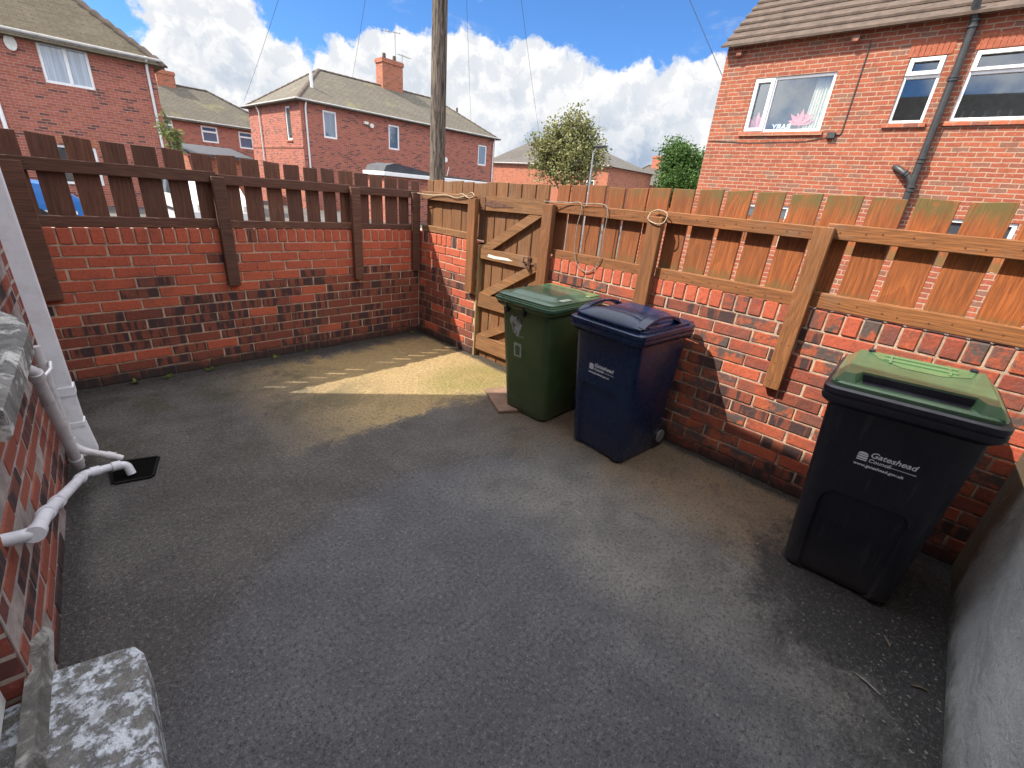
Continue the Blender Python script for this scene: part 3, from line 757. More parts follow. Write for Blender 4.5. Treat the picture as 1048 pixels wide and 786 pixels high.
def make_bin(label, loc, rot, kind, zr, W):
    r = thing('wheelie_bin', label, 'bin', loc); r.rotation_euler = (0, 0, rot)
    body_m = {'black': M_BLACK, 'blue': M_BLUE, 'green': M_GREEN}[kind]
    H = zr - .045; D = .60
    yf0, yf1 = -.17, -.268; yb0, yb1 = .27, .285
    W0 = .405 if kind != 'green' else .385; W1 = W - .055
    m = MB(); bin_body(m, W0, W1, yf0, yf1, yb0, yb1, H, kind != 'green')
    m.build('body', body_m, r, world=False, smooth=35)
    m = MB(); yo = .0
    m.loft([rrect(W1 + .004, D - .05, .05, H - .03), rrect(W - .01, D - .005, .05, H - .01), rrect(W, D, .05, H + .003), rrect(W, D, .05, H + .016), rrect(W - .012, D - .012, .045, H + .018), rrect(W - .012, D - .012, .045, H + .024), rrect(W, D, .05, H + .027), rrect(W, D, .05, zr), rrect(W - .02, D - .02, .05, zr + .006)])
    m.build('rim', body_m, r, world=False, smooth=35)
    m = MB(); m.tube([(-.20, D / 2 + .03, zr - .01), (.20, D / 2 + .03, zr - .01)], .014, 10)
    for x in (-.2, -.07, .07, .2): m.box(x - .012, x + .012, D / 2 - .02, D / 2 + .035, zr - .035, zr + .004, .003)
    m.build('handle', body_m, r, world=False, smooth=40)
    m = MB(); m.tube([(-.20, .262, .087), (.20, .262, .087)], .012, 8); m.build('axle', M_RUB, r, world=False)
    wheel(r, .185)
    if kind == 'black':
        lid_m = M_BINLID; w = W - .03; d = D - .055; z = zr + .006
        m = MB()
        m.loft([rrect(w, d, .05, z - .001), rrect(w, d, .05, z + .012), rrect(w - .016, d - .016, .045, z + .018)])
        lid = m.build('lid', lid_m, r, world=False, smooth=35)
        hw, hd = w / 2 - .012, d / 2 - .012; nx = .155; ny = .075; top = .052
        out0 = [(-hw, -hd), (-nx - .02, -hd), (-nx, -hd + ny), (nx, -hd + ny), (nx + .02, -hd), (hw, -hd), (hw, hd), (-hw, hd)]
        k = .022
        out1 = [(-hw + k, -hd + k), (-nx - .02 - k * .4, -hd + k), (-nx - k * .4, -hd + ny + k * .2), (nx + k * .4, -hd + ny + k * .2), (nx + .02 + k * .4, -hd + k), (hw - k, -hd + k), (hw - k * 1.5, hd - k), (-hw + k * 1.5, hd - k)]
        m = MB(); m.loft([[(x, y, z + .017) for x, y in out0], [(x, y, z + top) for x, y in out1]])
        m.build('raised_panel', lid_m, lid, world=False)
        m = MB(); m.box(-nx + .002, nx - .002, -hd + ny - .05, -hd + ny - .006, z + .012, z + .0187); m.box(-nx - .004, nx + .004, -hd + ny - .006, -hd + ny - .0015, z + .0187, z + .046); m.build('grip_slot_shade', M_BLACK, lid, world=False)  # black sheets line the grip trough, painting in its shadow
        m = MB()                                   # panel at the back with ribs and hinge pips, sunlight painted in as paler green
        m.poly([(-.175, .235, z + top + .0015), (-.14, .115, z + top + .0015), (-.05, .02, z + top + .0015), (.07, .02, z + top + .0015), (.16, .10, z + top + .0015), (.18, .235, z + top + .0015)])
        m.box(-.12, .12, .10, .112, z + top + .001, z + top + .009, .002); m.box(-.12, .12, .17, .182, z + top + .001, z + top + .009, .002)
        m.box(-.10, -.09, .06, .22, z + top + .001, z + top + .008, .002); m.box(.09, .10, .06, .22, z + top + .001, z + top + .008, .002)
        m.build('sunlit_ribbed_panel', M_PALESUN_LID, lid, world=False, fixn=False)
        for x in (-.17, .17): m = MB(); m.box(x - .012, x + .012, .21, .235, z + top, z + top + .014, .003); m.build('hinge', M_BLACK, lid, world=False)
        council_logo(r, -.085, .655, yf0, yf1, H, 1.0)
    elif kind == 'blue':
        w = W - .035; d = D - .05; z = zr + .006
        m = MB(); m.loft([rrect(w, d, .06, z - .001), rrect(w, d, .06, z + .010), rrect(w - .02, d - .02, .06, z + .016)])
        lid = m.build('lid', body_m, r, world=False, smooth=35)
        rings = [rrect((w - .10) * (1 - t * .55) , (d - .09) * (1 - t * .6), .07 * (1 - t * .5), z + .012 + .058 * sin(t * pi / 2), .0) for t in (0, .12, .25, .4, .6, .8, 1.0)]
        m = MB(); m.loft(rings); m.build('dome', body_m, lid, world=False, smooth=60)
        for sg in (-1, 1):                         # side grips arching along both edges
            m = MB(); prev = None
            for k in range(13):
                t = k / 12; y = -d / 2 + .03 + t * (d - .16); hz = z + .014 + .062 * sin(pi * min(1, t * .98 + .02)) ** .55
                x0 = sg * (w / 2 - .012); x1 = sg * (w / 2 - .062)
                row = m.add([(x0, y, hz), (x1, y, hz + .006), (x1, y, hz - .006), (x0, y, hz - .014)])
                if prev is not None:
                    for e in range(4): m.face((prev + e, prev + (e + 1) % 4, row + (e + 1) % 4, row + e))
                else: m.face((row, row + 1, row + 2, row + 3))
                prev = row
            m.face((prev + 3, prev + 2, prev + 1, prev))
            m.build('grip', body_m, lid, world=False, smooth=50)
        m = MB()
        rows = []
        for k in range(9):
            t = k / 8; x = -w / 2 + .02 + t * (w - .04)
            f = 1 - (2 * t - 1) ** 4
            rows.append([(x, -d / 2 + .004 - .012 * f, z + .016), (x, -d / 2 + .004 - .010 * f, z + .026), (x, -d / 2 + .05, z + .045 * f + .026), (x, -d / 2 + .10, z + .05 * f + .02), (x, -d / 2 + .10, z + .005)])
        m.loft(rows); m.build('front_lip', body_m, lid, world=False, smooth=50)
        council_logo(r, -.088, .575, yf0, yf1, H, 1.0)
    else:
        w = W + .012; d = D + .012; z = zr - .02
        m = MB()
        m.loft([rrect(w, d, .05, z - .012), rrect(w + .01, d + .01, .05, z - .006), rrect(w + .01, d + .01, .05, z + .010), rrect(w - .02, d - .02, .05, z + .015), rrect(w - .024, d - .024, .05, z + .034), rrect(w - .05, d - .05, .05, z + .042)])
        lid = m.build('lid', M_GREENLID, r, world=False, smooth=30)
        m = MB(); m.loft([rrect(w - .11, d - .17, .05, z + .04, .0), rrect(w - .16, d - .24, .05, z + .062, .0), rrect(w - .22, d - .34, .05, z + .068, .0)])
        m.build('raised_panel', M_GREENLID, lid, world=False, smooth=30)
        m = MB(); m.box(-w / 2 + .03, w / 2 - .03, d / 2 - .16, d / 2 - .02, z + .042, z + .050, .004); m.build('pale_back_panel', M_PALESUN_LID, lid, world=False)
        m = MB()
        for x in (-.22, -.17): m.tube([(x, -.02, z + .04), (x, -.02, z + .064)], .008, 8)
        m.tube([(-.225, -.02, z + .05), (-.165, -.02, z + .05)], .006, 8)
        m.build('hinge', M_BLACK, lid, world=False)
        m = MB(); m.box(.15, .225, -.16, -.05, z + .041, z + .05, .006); m.build('label_plate', M_STICK2, lid, world=False)
        for x in (-.13, .02): m = MB(); m.box(x - .008, x + .008, -D / 2 - .002, -D / 2 + .03, zr - .10, zr - .03, .002); m.build('lug', M_BLACK, r, world=False)
        # worn splotchy sticker and a square notice with a bin pictogram
        random.seed(3)
        m = MB(); M = front_M(-.07, .69, yf0, yf1, H, .0012)
        m.poly([M @ Vector((.052 * cos(a) * (1 + .22 * sin(3 * a) + random.uniform(-.1, .1)), .072 * sin(a) * (1 + .18 * cos(5 * a) + random.uniform(-.1, .1)), 0)) for a in [k * 2 * pi / 22 for k in range(22)]])
        m.build('sticker', M_STICK, r, world=False, fixn=False, label='worn pale sticker')
        m = MB(); M = front_M(-.055, .50, yf0, yf1, H, .0012); M2 = front_M(-.055, .50, yf0, yf1, H, .0024)
        m.poly([M @ Vector(p) for p in ((-.05, -.085, 0), (.05, -.085, 0), (.05, .075, 0), (-.05, .075, 0))])
        m.mi = 1
        m.poly([M2 @ Vector(p) for p in ((-.035, -.045, 0), (.035, -.045, 0), (.035, .06, 0), (-.035, .06, 0))])
        m.mi = 2; M3 = front_M(-.055, .50, yf0, yf1, H, .0036)
        m.poly([M3 @ Vector(p) for p in ((-.018, -.03, 0), (.018, -.03, 0), (.023, .025, 0), (.018, .04, 0), (-.018, .04, 0), (-.023, .025, 0))])
        m.build('notice', [M_GREEN, M_STICK2, M_GREENLID], r, world=False, fixn=False, label='faded square notice with a bin pictogram')
        me = None
        text_on('lettering', 'recycle', .026, M_STICK2, r, front_M(-.075, .605, yf0, yf1, H), shear=.1)
    return r
make_bin('black wheelie bin with a green lid in the corner by the grey rendered wall', (-.462, -4.125, .004), radians(-90 + 2.2), 'black', .928, .535).rotation_euler[1] = radians(-1.7)
make_bin('navy blue wheelie bin with domed lid standing between the two other bins', (-.385, -2.785, 0), radians(-90 - 5), 'blue', .873, .525)
make_bin('plain green wheelie bin with worn stickers standing in front of the gate', (-.375, -2.12, 0), radians(-90 + 1.3), 'green', .872, .50)

# paving slab under the green bin
m = MB(); M = Matrix.Translation((-.49, -1.87, 0)) @ Matrix.Rotation(radians(-27), 4, 'Z')
m.box(-.11, .16, -.21, .20, 0.0, .022, .004, M)
tag(m.build('paving_slab', M_SLAB), 'loose brown paving slab under the front corner of the green bin', 'slab')

# ------------------------------------------------------------------ rendered end wall
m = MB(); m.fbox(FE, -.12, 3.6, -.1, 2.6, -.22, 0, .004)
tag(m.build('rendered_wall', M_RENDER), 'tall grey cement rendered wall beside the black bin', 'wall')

# ------------------------------------------------------------------ openings / windows / houses
def wall_face(mb, F, a0, a1, z0, z1, ops, rev=.09):
    As = sorted(set([a0, a1] + [o[0] for o in ops] + [o[1] for o in ops])); Zs = sorted(set([z0, z1] + [o[2] for o in ops] + [o[3] for o in ops]))
    for i in range(len(As) - 1):
        for j in range(len(Zs) - 1):
            ca = (As[i] + As[i + 1]) / 2; cz = (Zs[j] + Zs[j + 1]) / 2
            if any(o[0] < ca < o[1] and o[2] < cz < o[3] for o in ops): continue
            mb.quad(F.p(As[i], Zs[j]), F.p(As[i + 1], Zs[j]), F.p(As[i + 1], Zs[j + 1]), F.p(As[i], Zs[j + 1]))
    for o in ops:
        b0, b1, c0, c1 = o[:4]
        for p, q_ in (((b0, c0), (b0, c1)), ((b0, c1), (b1, c1)), ((b1, c1), (b1, c0)), ((b1, c0), (b0, c0))):
            mb.quad(F.p(p[0], p[1]), F.p(q_[0], q_[1]), F.p(q_[0], q_[1], -rev), F.p(p[0], p[1], -rev))
def window(F, o, parent, glass, fw=.055, mull=(), trans=(), rev=.09, sill=None, interior=None, name='window'):
    a0, a1, z0, z1 = o[:4]; m = MB(); d0, d1 = -rev + .005, -rev + .06
    m.fbox(F, a0, a1, z0, z0 + fw, d0, d1, .006); m.fbox(F, a0, a1, z1 - fw, z1, d0, d1, .006)
    m.fbox(F, a0, a0 + fw, z0 + fw, z1 - fw, d0, d1, .006); m.fbox(F, a1 - fw, a1, z0 + fw, z1 - fw, d0, d1, .006)
    for x in mull: m.fbox(F, x - fw * .6, x + fw * .6, z0 + fw, z1 - fw, d0, d1 + .004, .006)
    for (x0, x1, zz) in trans: m.fbox(F, x0, x1, zz - fw * .6, zz + fw * .6, d0, d1 + .004, .006)
    w = m.build(name, M_WHITE, parent)
    p = MB(); p.quad(F.p(a0 + fw * .5, z0 + fw * .5, -rev + .02), F.p(a1 - fw * .5, z0 + fw * .5, -rev + .02), F.p(a1 - fw * .5, z1 - fw * .5, -rev + .02), F.p(a0 + fw * .5, z1 - fw * .5, -rev + .02))
    p.build('pane', glass, w)
    if sill:
        s_ = MB(); s_.fbox(F, a0 - .06, a1 + .06, z0 - .075, z0 - .004, -rev + .01, .045, .005); s_.build('sill', sill, w)
    if interior:
        i_ = MB(); c0 = F.p(a0, z0, -rev - .001)
        e = .9
        i_.quad(F.p(a0 - .3, z0 - .3, -e), F.p(a1 + .3, z0 - .3, -e), F.p(a1 + .3, z1 + .2, -e), F.p(a0 - .3, z1 + .2, -e))
        for s0, s1 in (((a0 - .3, z0 - .3), (a0 - .3, z1 + .2)), ((a0 - .3, z1 + .2), (a1 + .3, z1 + .2)), ((a1 + .3, z1 + .2), (a1 + .3, z0 - .3)), ((a1 + .3, z0 - .3), (a0 - .3, z0 - .3))):
            i_.quad(F.p(*s0, -e), F.p(*s1, -e), F.p(*s1, -rev - .002), F.p(*s0, -rev - .002))
        i_.build('room', M_DARK, w)
    return w
M_GUT = mat_plain('weathered white gutter', (.46, .44, .42), .5, .15, 5, dirt=(.25, .23, .2), dirtamt=.5)
def gutter(F, a0, a1, z, parent, mat, d0=.0, d1=.16, h=.13, name='gutter'):
    if parent.name != 'x' and F is not FH: mat = M_GUT; h *= .75
    m = MB(); m.fbox(F, a0, a1, z - h * .45, z + h * .1, d0 + .02, d1 - .06, .006)
    m.fbox(F, a0, a1, z - h * .1, z + h * .55, d1 - .07, d1 + .04, .02)
    return m.build(name, mat, parent)
def downpipe(F, a, z0, z1, d, parent, mat, r=.04, off=.16):
    m = MB(); m.tube([F.p(a, z1 + .12, off), F.p(a, z1, off * .8), F.p(a, z1 - .22, d), F.p(a, z0, d)], r, 10)
    return m.build('downpipe', mat, parent, smooth=50)
def hip_roof(x0, x1, y0, y1, ze, zr, rx0, rx1, ry, mat, parent, ov=.22, thick=.06, axis='x'):
    m = MB(); sl = (zr - ze) / max(.01, (ry - y0)); dz = ov * sl
    A, B, C, D = Vector((x0 - ov, y0 - ov, ze - dz)), Vector((x1 + ov, y0 - ov, ze - dz)), Vector((x1 + ov, y1 + ov, ze - dz)), Vector((x0 - ov, y1 + ov, ze - dz))
    P, Q = Vector((rx0, ry, zr)), Vector((rx1, ry, zr))
    m.poly([A, B, Q, P]); m.poly([C, D, P, Q]); m.poly([D, A, P]); m.poly([B, C, Q])
    up = Vector((0, 0, -.02))
    m.poly([A + up, D + up, C + up, B + up])
    o = m.build('roof', mat, parent, fixn=True)
    return o, (A, B, C, D, P, Q)
def ridge(parent, p, q_, r=.11, step=.33, mat=None, flare=1.22):
    m = MB(); d = q_ - p; n = max(2, int(d.length / step)); t = d.normalized()
    u = t.cross(Z).normalized(); w = u.cross(t)
    for i in range(n):
        a = p + d * (i / n); b_ = p + d * ((i + .97) / n)
        ra, rb2 = r, r * flare
        r0 = []; r1 = []
        for k in range(7):
            an = pi * k / 6
            r0.append(a + u * cos(an) * ra + w * sin(an) * ra * .8 - w * .03); r1.append(b_ + u * cos(an) * rb2 + w * sin(an) * rb2 * .8 - w * .03)
        i0 = m.add(r0); i1 = m.add(r1)
        for k in range(6): m.face((i0 + k, i0 + k + 1, i1 + k + 1, i1 + k))
        m.face(range(i1, i1 + 7)); m.face(range(i0, i0 + 7))
    return m.build('ridge_tiles', mat or M_RIDGE, parent)
def chimney(parent, x0, x1, y0, y1, z0, z1, mat, pots):
    m = MB(); m.box(x0, x1, y0, y1, z0, z1 - .22); m.box(x0 - .05, x1 + .05, y0 - .05, y1 + .05, z1 - .217, z1 - .04); m.box(x0 - .01, x1 + .01, y0 - .01, y1 + .01, z1 - .037, z1)
    c = m.build('chimney', mat, parent)
    for i in range(pots):
        px = x0 + (x1 - x0) * (i + .5) / pots
        p = MB(); p.tube([(px, (y0 + y1) / 2, z1), (px, (y0 + y1) / 2, z1 + .28)], [.11, .09], 10); p.build('chimney_pot', M_RIDGE, c, smooth=40)
    return c
def aerial(parent, p, h, yaw, mat):
    m = MB(); p = Vector(p); m.tube([p, p + Z * h], .022, 6)
    d = Vector((cos(yaw), sin(yaw), 0)); e = Vector((-sin(yaw), cos(yaw), 0))
    m.tube([p + Z * (h - .06) - d * .3, p + Z * (h - .06) + d * .7], .016, 5)
    for k in range(7): c = p + Z * (h - .06) + d * (-.25 + k * .15); m.tube([c - e * .18, c + e * .18], .010, 4)
    return m.build('aerial', mat, parent)

# ---- the viewer's own house (left edge; its eaves shade the yard)
own = thing('brick_house', 'red brick house wall with white drainpipe at the left edge of the yard', 'house', (-6, -3, 0))
ops = [(1.50, 2.30, .93, 2.1), (2.68, 3.52, -.05, 2.12)]
m = MB(); wall_face(m, FH, 0, 9, -.1, 4.02, ops, .10)
m.quad(FH.p(0, -.1), FH.p(0, 4.02), FH.p(0, 4.02, -6), FH.p(0, -.1, -6)); m.quad(FH.p(9, -.1), FH.p(9, 4.02), FH.p(9, 4.02, -6), FH.p(9, -.1, -6)); m.quad(FH.p(0, -.1, -6), FH.p(9, -.1, -6), FH.p(9, 4.02, -6), FH.p(0, 4.02, -6))
g0 = FH.p(0, 4.02, 0); g1 = FH.p(0, 4.02, -6); m.poly([g0, FH.p(0, 6.32, -3), g1]); m.poly([FH.p(9, 4.02, 0), FH.p(9, 6.32, -3), FH.p(9, 4.02, -6)])
m.build('wall', M_BR_OWN, own, fixn=False)
b = MB(); random.seed(5)
brick_run(b, FH, .9, 2.675, 0, 15, lambda a, z: .05 if random.random() < .55 else .5, depth=.02, gap=.0075)
b2 = MB(); b2.v = b.v; b2.f = b.f; b2.c = b.c; b2.m = b.m
for i, v_ in enumerate(b2.v): b2.v[i] = v_ + FH.n * .0062
b2.build('bricks', M_BR_DK, own)
m = MB(); m.fbox(FH, .88, 2.675, 0, 1.125, .001, .0045); m.build('mortar', mat_plain('pale lime mortar', (.34, .285, .27), .95, .3, 16, .004), own)
m = MB(); m.poly([FH.p(-.0, 4.02, .26), FH.p(9, 4.02, .26), FH.p(9, 6.36, -3), FH.p(0.0, 6.36, -3)]); m.poly([FH.p(-.0, 4.02, -6.26), FH.p(9, 4.02, -6.26), FH.p(9, 6.36, -3), FH.p(0.0, 6.36, -3)])
m.build('roof', M_ROOF_C, own)
gutter(FH, 0, 9, 4.03, own, M_WHITE, .0, .24)
window(FH, ops[0], own, M_GL_DARK, rev=.10)
m = MB(); m.fbox(FH, 2.68, 3.52, .16, 2.12, -.095, -.05, .004); d_ = m.build('door', M_WHITE, own)
m = MB(); m.tube([FH.p(3.42, 1.05, -.048), FH.p(3.42, 1.05, 0.0), FH.p(3.30, 1.05, 0.0)], .01, 8); m.build('handle', M_STEEL, d_)
m = MB()                                            # worn stone sill under the window
sp = [(1.33, -.06), (1.40, .03), (1.52, .085), (1.70, .105), (2.45, .105), (2.45, -.06)]
m.loft([[FH.p(a, .80, d * .9) for a, d in sp], [FH.p(a, .812, d) for a, d in sp], [FH.p(a, .885, d) for a, d in sp], [FH.p(a, .905, d - .02 if d > 0 else d) for a, d in sp]])
m.build('sill', M_SILL, own, label='worn pale stone sill')

# white square downpipe at the house corner with a kicked shoe
def sqtube(mb, path, w, d, F):
    rings = []
    for a, z, dd, tilt in path:
        rings.append([F.p(a - w / 2, z, dd - d / 2 + 0), F.p(a + w / 2, z, dd - d / 2), F.p(a + w / 2, z + tilt, dd + d / 2), F.p(a - w / 2, z + tilt, dd + d / 2)])
    mb.loft(rings)
dp = thing('drainpipe', 'white square plastic drainpipe running down the house corner', 'drainpipe', FH.p(1.11, 0, .085))
m = MB(); sqtube(m, [(1.11, 3.95, .085, 0), (1.11, .245, .085, 0), (1.11, .225, .09, .0), (1.13, .06, .105, .012)], .066, .066, FH); m.build('pipe', M_PIPE, dp)
m = MB(); sqtube(m, [(1.11, .40, .085, 0), (1.11, .445, .085, 0)], .078, .078, FH); m.build('collar', M_PIPE, dp)
m = MB(); sqtube(m, [(1.11, .225, .085, 0), (1.11, .25, .085, 0)], .074, .074, FH); m.build('collar', M_PIPE, dp)
for z in (.42, 1.9, 3.3):
    m = MB(); m.fbox(FH, 1.06, 1.16, z - .012, z + .012, 0.012, .052, .003); m.build('bracket', M_PIPE, dp)

def round_pipe(label, pts, r, collars, mat=M_WASTE):
    P = [Vector(p) for p in pts]; out = [P[0]]
    for i in range(1, len(P) - 1):                   # rounded elbows
        a = P[i] + (P[i - 1] - P[i]).normalized() * min(r * 2.0, (P[i - 1] - P[i]).length * .45); c = P[i] + (P[i + 1] - P[i]).normalized() * min(r * 2.0, (P[i + 1] - P[i]).length * .45)
        for k in range(6):
            t = k / 5; out.append(a * (1 - t) ** 2 + P[i] * 2 * t * (1 - t) + c * t * t)
    out.append(P[-1])
    root = thing('waste_pipe', label, 'pipe', (P[0].x, P[0].y, 0))
    m = MB(); m.tube(out, r, 14); m.build('pipe', mat, root, smooth=50)
    for i, t in collars:
        c = P[i].lerp(P[i + 1], t); d = (P[i + 1] - P[i]).normalized() * .018
        m = MB(); m.tube([c - d, c + d], r * 1.22, 14); m.build('collar', mat, root, smooth=50)
    return root
round_pipe('grey waste pipe dropping from an elbow below the stone sill', [FH.p(1.56, .71, -.02), FH.p(1.56, .70, .065), FH.p(1.26, .06, .062)], .022, [(1, .06), (1, .92)])
round_pipe('thin grey waste pipe between the drainpipe and the thicker pipe', [FH.p(1.25, .70, .058), FH.p(1.23, .17, .058), FH.p(1.24, .125, .10), FH.p(1.27, .075, .20), FH.p(1.27, .055, .225)], .017, [(0, .96), (2, .85)])
round_pipe('low grey waste pipe sloping along the house wall to the drain', [FH.p(2.44, .50, -.02), FH.p(2.44, .49, .07), FH.p(2.28, .45, .075), FH.p(1.40, .085, .085), FH.p(1.36, .068, .24), FH.p(1.38, .01, .25)], .020, [(1, .05), (2, .02), (2, .22), (2, .85), (3, .25), (3, .75)], mat_plain('pale waste pipe plastic', (.64, .64, .70), .4, .06, 9, dirt=(.3, .28, .27), dirtamt=.35))
m = MB(); m.tube([FH.p(1.44, .60, .055), FH.p(1.35, .62, .09), FH.p(1.25, .62, .085), FH.p(1.19, .60, .055)], .006, 6); tag(m.build('pipe_clip', M_PIPE), 'white clip holding the thick and thin waste pipes together', 'clip')
# gully
gl_ = thing('drain_gully', 'black open drain gully in the yard floor under the pipes', 'drain', (-2.69, -1.32, 0))
m = MB(); c_ = [(-2.79, -1.19), (-2.60, -1.255), (-2.655, -1.44), (-2.80, -1.40)]
m.poly([(x, y, .005) for x, y in c_]); m.build('hole', mat_plain('drain black', (.004, .004, .004), .95, spec=.05), gl_, fixn=False)
m = MB()
for i in range(4):
    p = Vector(c_[i] + (0,)); p2 = Vector(c_[(i + 1) % 4] + (0,)); t = (p2 - p).normalized(); n_ = Vector((-t.y, t.x, 0))
    m.hexa([p + n_ * .0, p2 + n_ * .0, p2 + n_ * .012, p + n_ * .012] + [v_ + Z * .010 for v_ in (p, p2, p2 + n_ * .012, p + n_ * .012)])
m.build('frame', mat_plain('drain frame', (.012, .012, .012), .9, spec=.1), gl_)

# concrete step and cement fillet
m = MB()
st = [(-3.085, -2.585), (-2.915, -2.63), (-2.875, -2.645), (-2.858, -2.69), (-2.89, -3.20), (-2.90, -3.62), (-3.19, -3.62)]
st_in = [(x + (.006 if x < -2.95 else -.008), y + (-.008 if y > -3 else .006)) for x, y in st]
m.loft([[(x, y, -.02) for x, y in st], [(x, y, .138) for x, y in st], [(x, y, .15) for x, y in st_in]])
tag(m.build('concrete_step', M_STEP), 'concrete doorstep with peeling white paint at the lower left corner', 'step')
m = MB()                                            # inner part of the step and the cement ridge along the wall line
m.fbox(FH, 2.69, 3.51, 0, .142, -.14, -.004); m.build('inner_step', M_STEP, own)
m = MB(); F0 = FH
m.loft([[F0.p(2.46, .149, .012), F0.p(2.47, .15, .03), F0.p(2.47, .165, .022), F0.p(2.46, .17, .012)], [F0.p(2.58, .149, -.005), F0.p(2.60, .15, .036), F0.p(2.60, .22, .026), F0.p(2.58, .235, .004)],
        [F0.p(2.72, .149, -.02), F0.p(2.72, .15, .034), F0.p(2.72, .195, .022), F0.p(2.72, .20, -.008)], [F0.p(2.9, .149, -.022), F0.p(2.9, .15, .034), F0.p(2.9, .19, .020), F0.p(2.9, .192, -.01)], [F0.p(3.51, .149, -.022), F0.p(3.51, .15, .034), F0.p(3.51, .19, .020), F0.p(3.51, .192, -.01)]])
m.build('threshold', M_FILLET, own, label='rough cement ridge along the doorstep')

# ---- the orange brick house on the right
RH = thing('brick_house', 'large orange brick house with a ribbed tile roof and white windows on the right', 'house', (12, -3, 0))
FRH = Frame((8.5, .90, 0), (0, -1, 0), (-1, 0, 0))
W1 = (.73, 2.20, 3.13, 4.12); W2 = (3.24, 3.74, 3.23, 4.22); W3 = (4.08, 5.6, 3.24, 4.24)
W4 = (.9, 2.1, .7, 1.74); W5 = (4.3, 5.5, .7, 1.74); W6 = (7.2, 8.4, 3.2, 4.2); DR = (9.0, 9.9, 0.05, 2.05)
m = MB(); wall_face(m, FRH, 0, 11, -.1, 4.75, [W1, W2, W3, W4, W5, W6, DR])
m.quad(FRH.p(0, -.1), FRH.p(0, 4.75), FRH.p(0, 4.75, -8), FRH.p(0, -.1, -8)); m.poly([FRH.p(0, 4.75), FRH.p(0, 8.1, -4), FRH.p(0, 4.75, -8)])
m.quad(FRH.p(11, -.1), FRH.p(11, 4.75), FRH.p(11, 4.75, -8), FRH.p(11, -.1, -8)); m.poly([FRH.p(11, 4.75), FRH.p(11, 8.1, -4), FRH.p(11, 4.75, -8)]); m.quad(FRH.p(0, -.1, -8), FRH.p(11, -.1, -8), FRH.p(11, 4.75, -8), FRH.p(0, 4.75, -8))
m.build('wall', M_BR_HOUSE, RH, fixn=False)
m = MB(); sl = 3.36 / 4.0; nt = 19; ln = 4.23
for i in range(nt):                                 # overlapping tile courses, each a wedge
    h0 = i * ln / nt; h1 = (i + 1) * ln / nt + .05
    for sgn in (1, -1):
        def rp(a, h, up):
            d = (.22 - h) if sgn == 1 else (-8.22 + h)
            return FRH.p(a, 4.645 + h * sl + up, d)
        j0 = random.uniform(-.004, .004)
        m.hexa([rp(-.07, h0, .036), rp(11.07, h0, .036), rp(11.07, h1, -.02), rp(-.07, h1, -.02), rp(-.07, h0, .075 + j0), rp(11.07, h0, .075 + j0), rp(11.07, h1, .012), rp(-.07, h1, .012)])
m.build('roof', M_TILE, RH)
for a in (.30, 1.35 + 1.0, 4.95, 7.5): m = MB(); m.fbox(FRH, a - .05, a + .05, 4.53, 4.63, .001, .14, .006); m.build('eaves_bracket', M_BR_HOUSE, RH)
def soldier_arch(o):
    b_ = MB(); n = int((o[1] - o[0] + .1) / .075)
    for k in range(n):
        a = o[0] - .05 + k * .075; b_.col = (random.random(), .05, random.uniform(.5, 1), 1)
        b_.fbox(FRH, a + .004, a + .071, o[3] + .002, o[3] + .215, -.05, .006 + random.uniform(0, .004), .004)
    b_.build('lintel', M_BR_ARCH, RH)
for o in (W2, W3, W6): soldier_arch(o)
w1 = window(FRH, W1, RH, M_PANE, .05, mull=(1.12,), sill=M_BR_ORANGE, interior=True)
m = MB(); cz0, cz1 = W1[2] + .02, W1[3] - .02
m.fbox(FRH, .745, 1.12, cz0, cz0 + .065, -.05, .005, .005); m.fbox(FRH, .745, 1.12, cz1 - .065, cz1, -.05, .005, .005); m.fbox(FRH, .745, .81, cz0 + .065, cz1 - .065, -.05, .005, .005); m.fbox(FRH, 1.055, 1.12, cz0 + .065, cz1 - .065, -.05, .005, .005)
m.build('casement', M_WHITE, w1)
w2 = window(FRH, W2, RH, M_PANE, .045, trans=((3.24, 3.74, 3.93),), sill=M_BR_ORANGE, interior=True)
m = MB(); m.fbox(FRH, 3.255, 3.725, 3.95, 4.01, -.03, .012, .004); m.fbox(FRH, 3.255, 3.725, 4.15, 4.205, -.03, .012, .004); m.fbox(FRH, 3.255, 3.32, 4.01, 4.15, -.03, .012, .004); m.fbox(FRH, 3.66, 3.725, 4.01, 4.15, -.03, .012, .004); m.build('casement', M_WHITE, w2)
w3 = window(FRH, W3, RH, M_PANE, .05, trans=((4.08, 5.6, 3.93),), sill=M_BR_ORANGE, interior=True)
m = MB(); m.fbox(FRH, 4.10, 5.58, 3.95, 3.995, -.03, .010, .004); m.fbox(FRH, 4.10, 5.58, 4.17, 4.225, -.03, .010, .004); m.fbox(FRH, 4.10, 4.16, 3.995, 4.17, -.03, .010, .004); m.build('casement', M_WHITE, w3)
window(FRH, W4, RH, M_GL_DARK, .06, sill=M_WHITE); window(FRH, W5, RH, M_GL_DARK, .06, sill=M_WHITE); window(FRH, W6, RH, M_GL_DARK, .06, sill=M_BR_ORANGE)
m = MB(); m.fbox(FRH, 9.0, 9.9, .05, 2.05, -.085, -.03, .004); m.build('door', M_WHITE, RH)
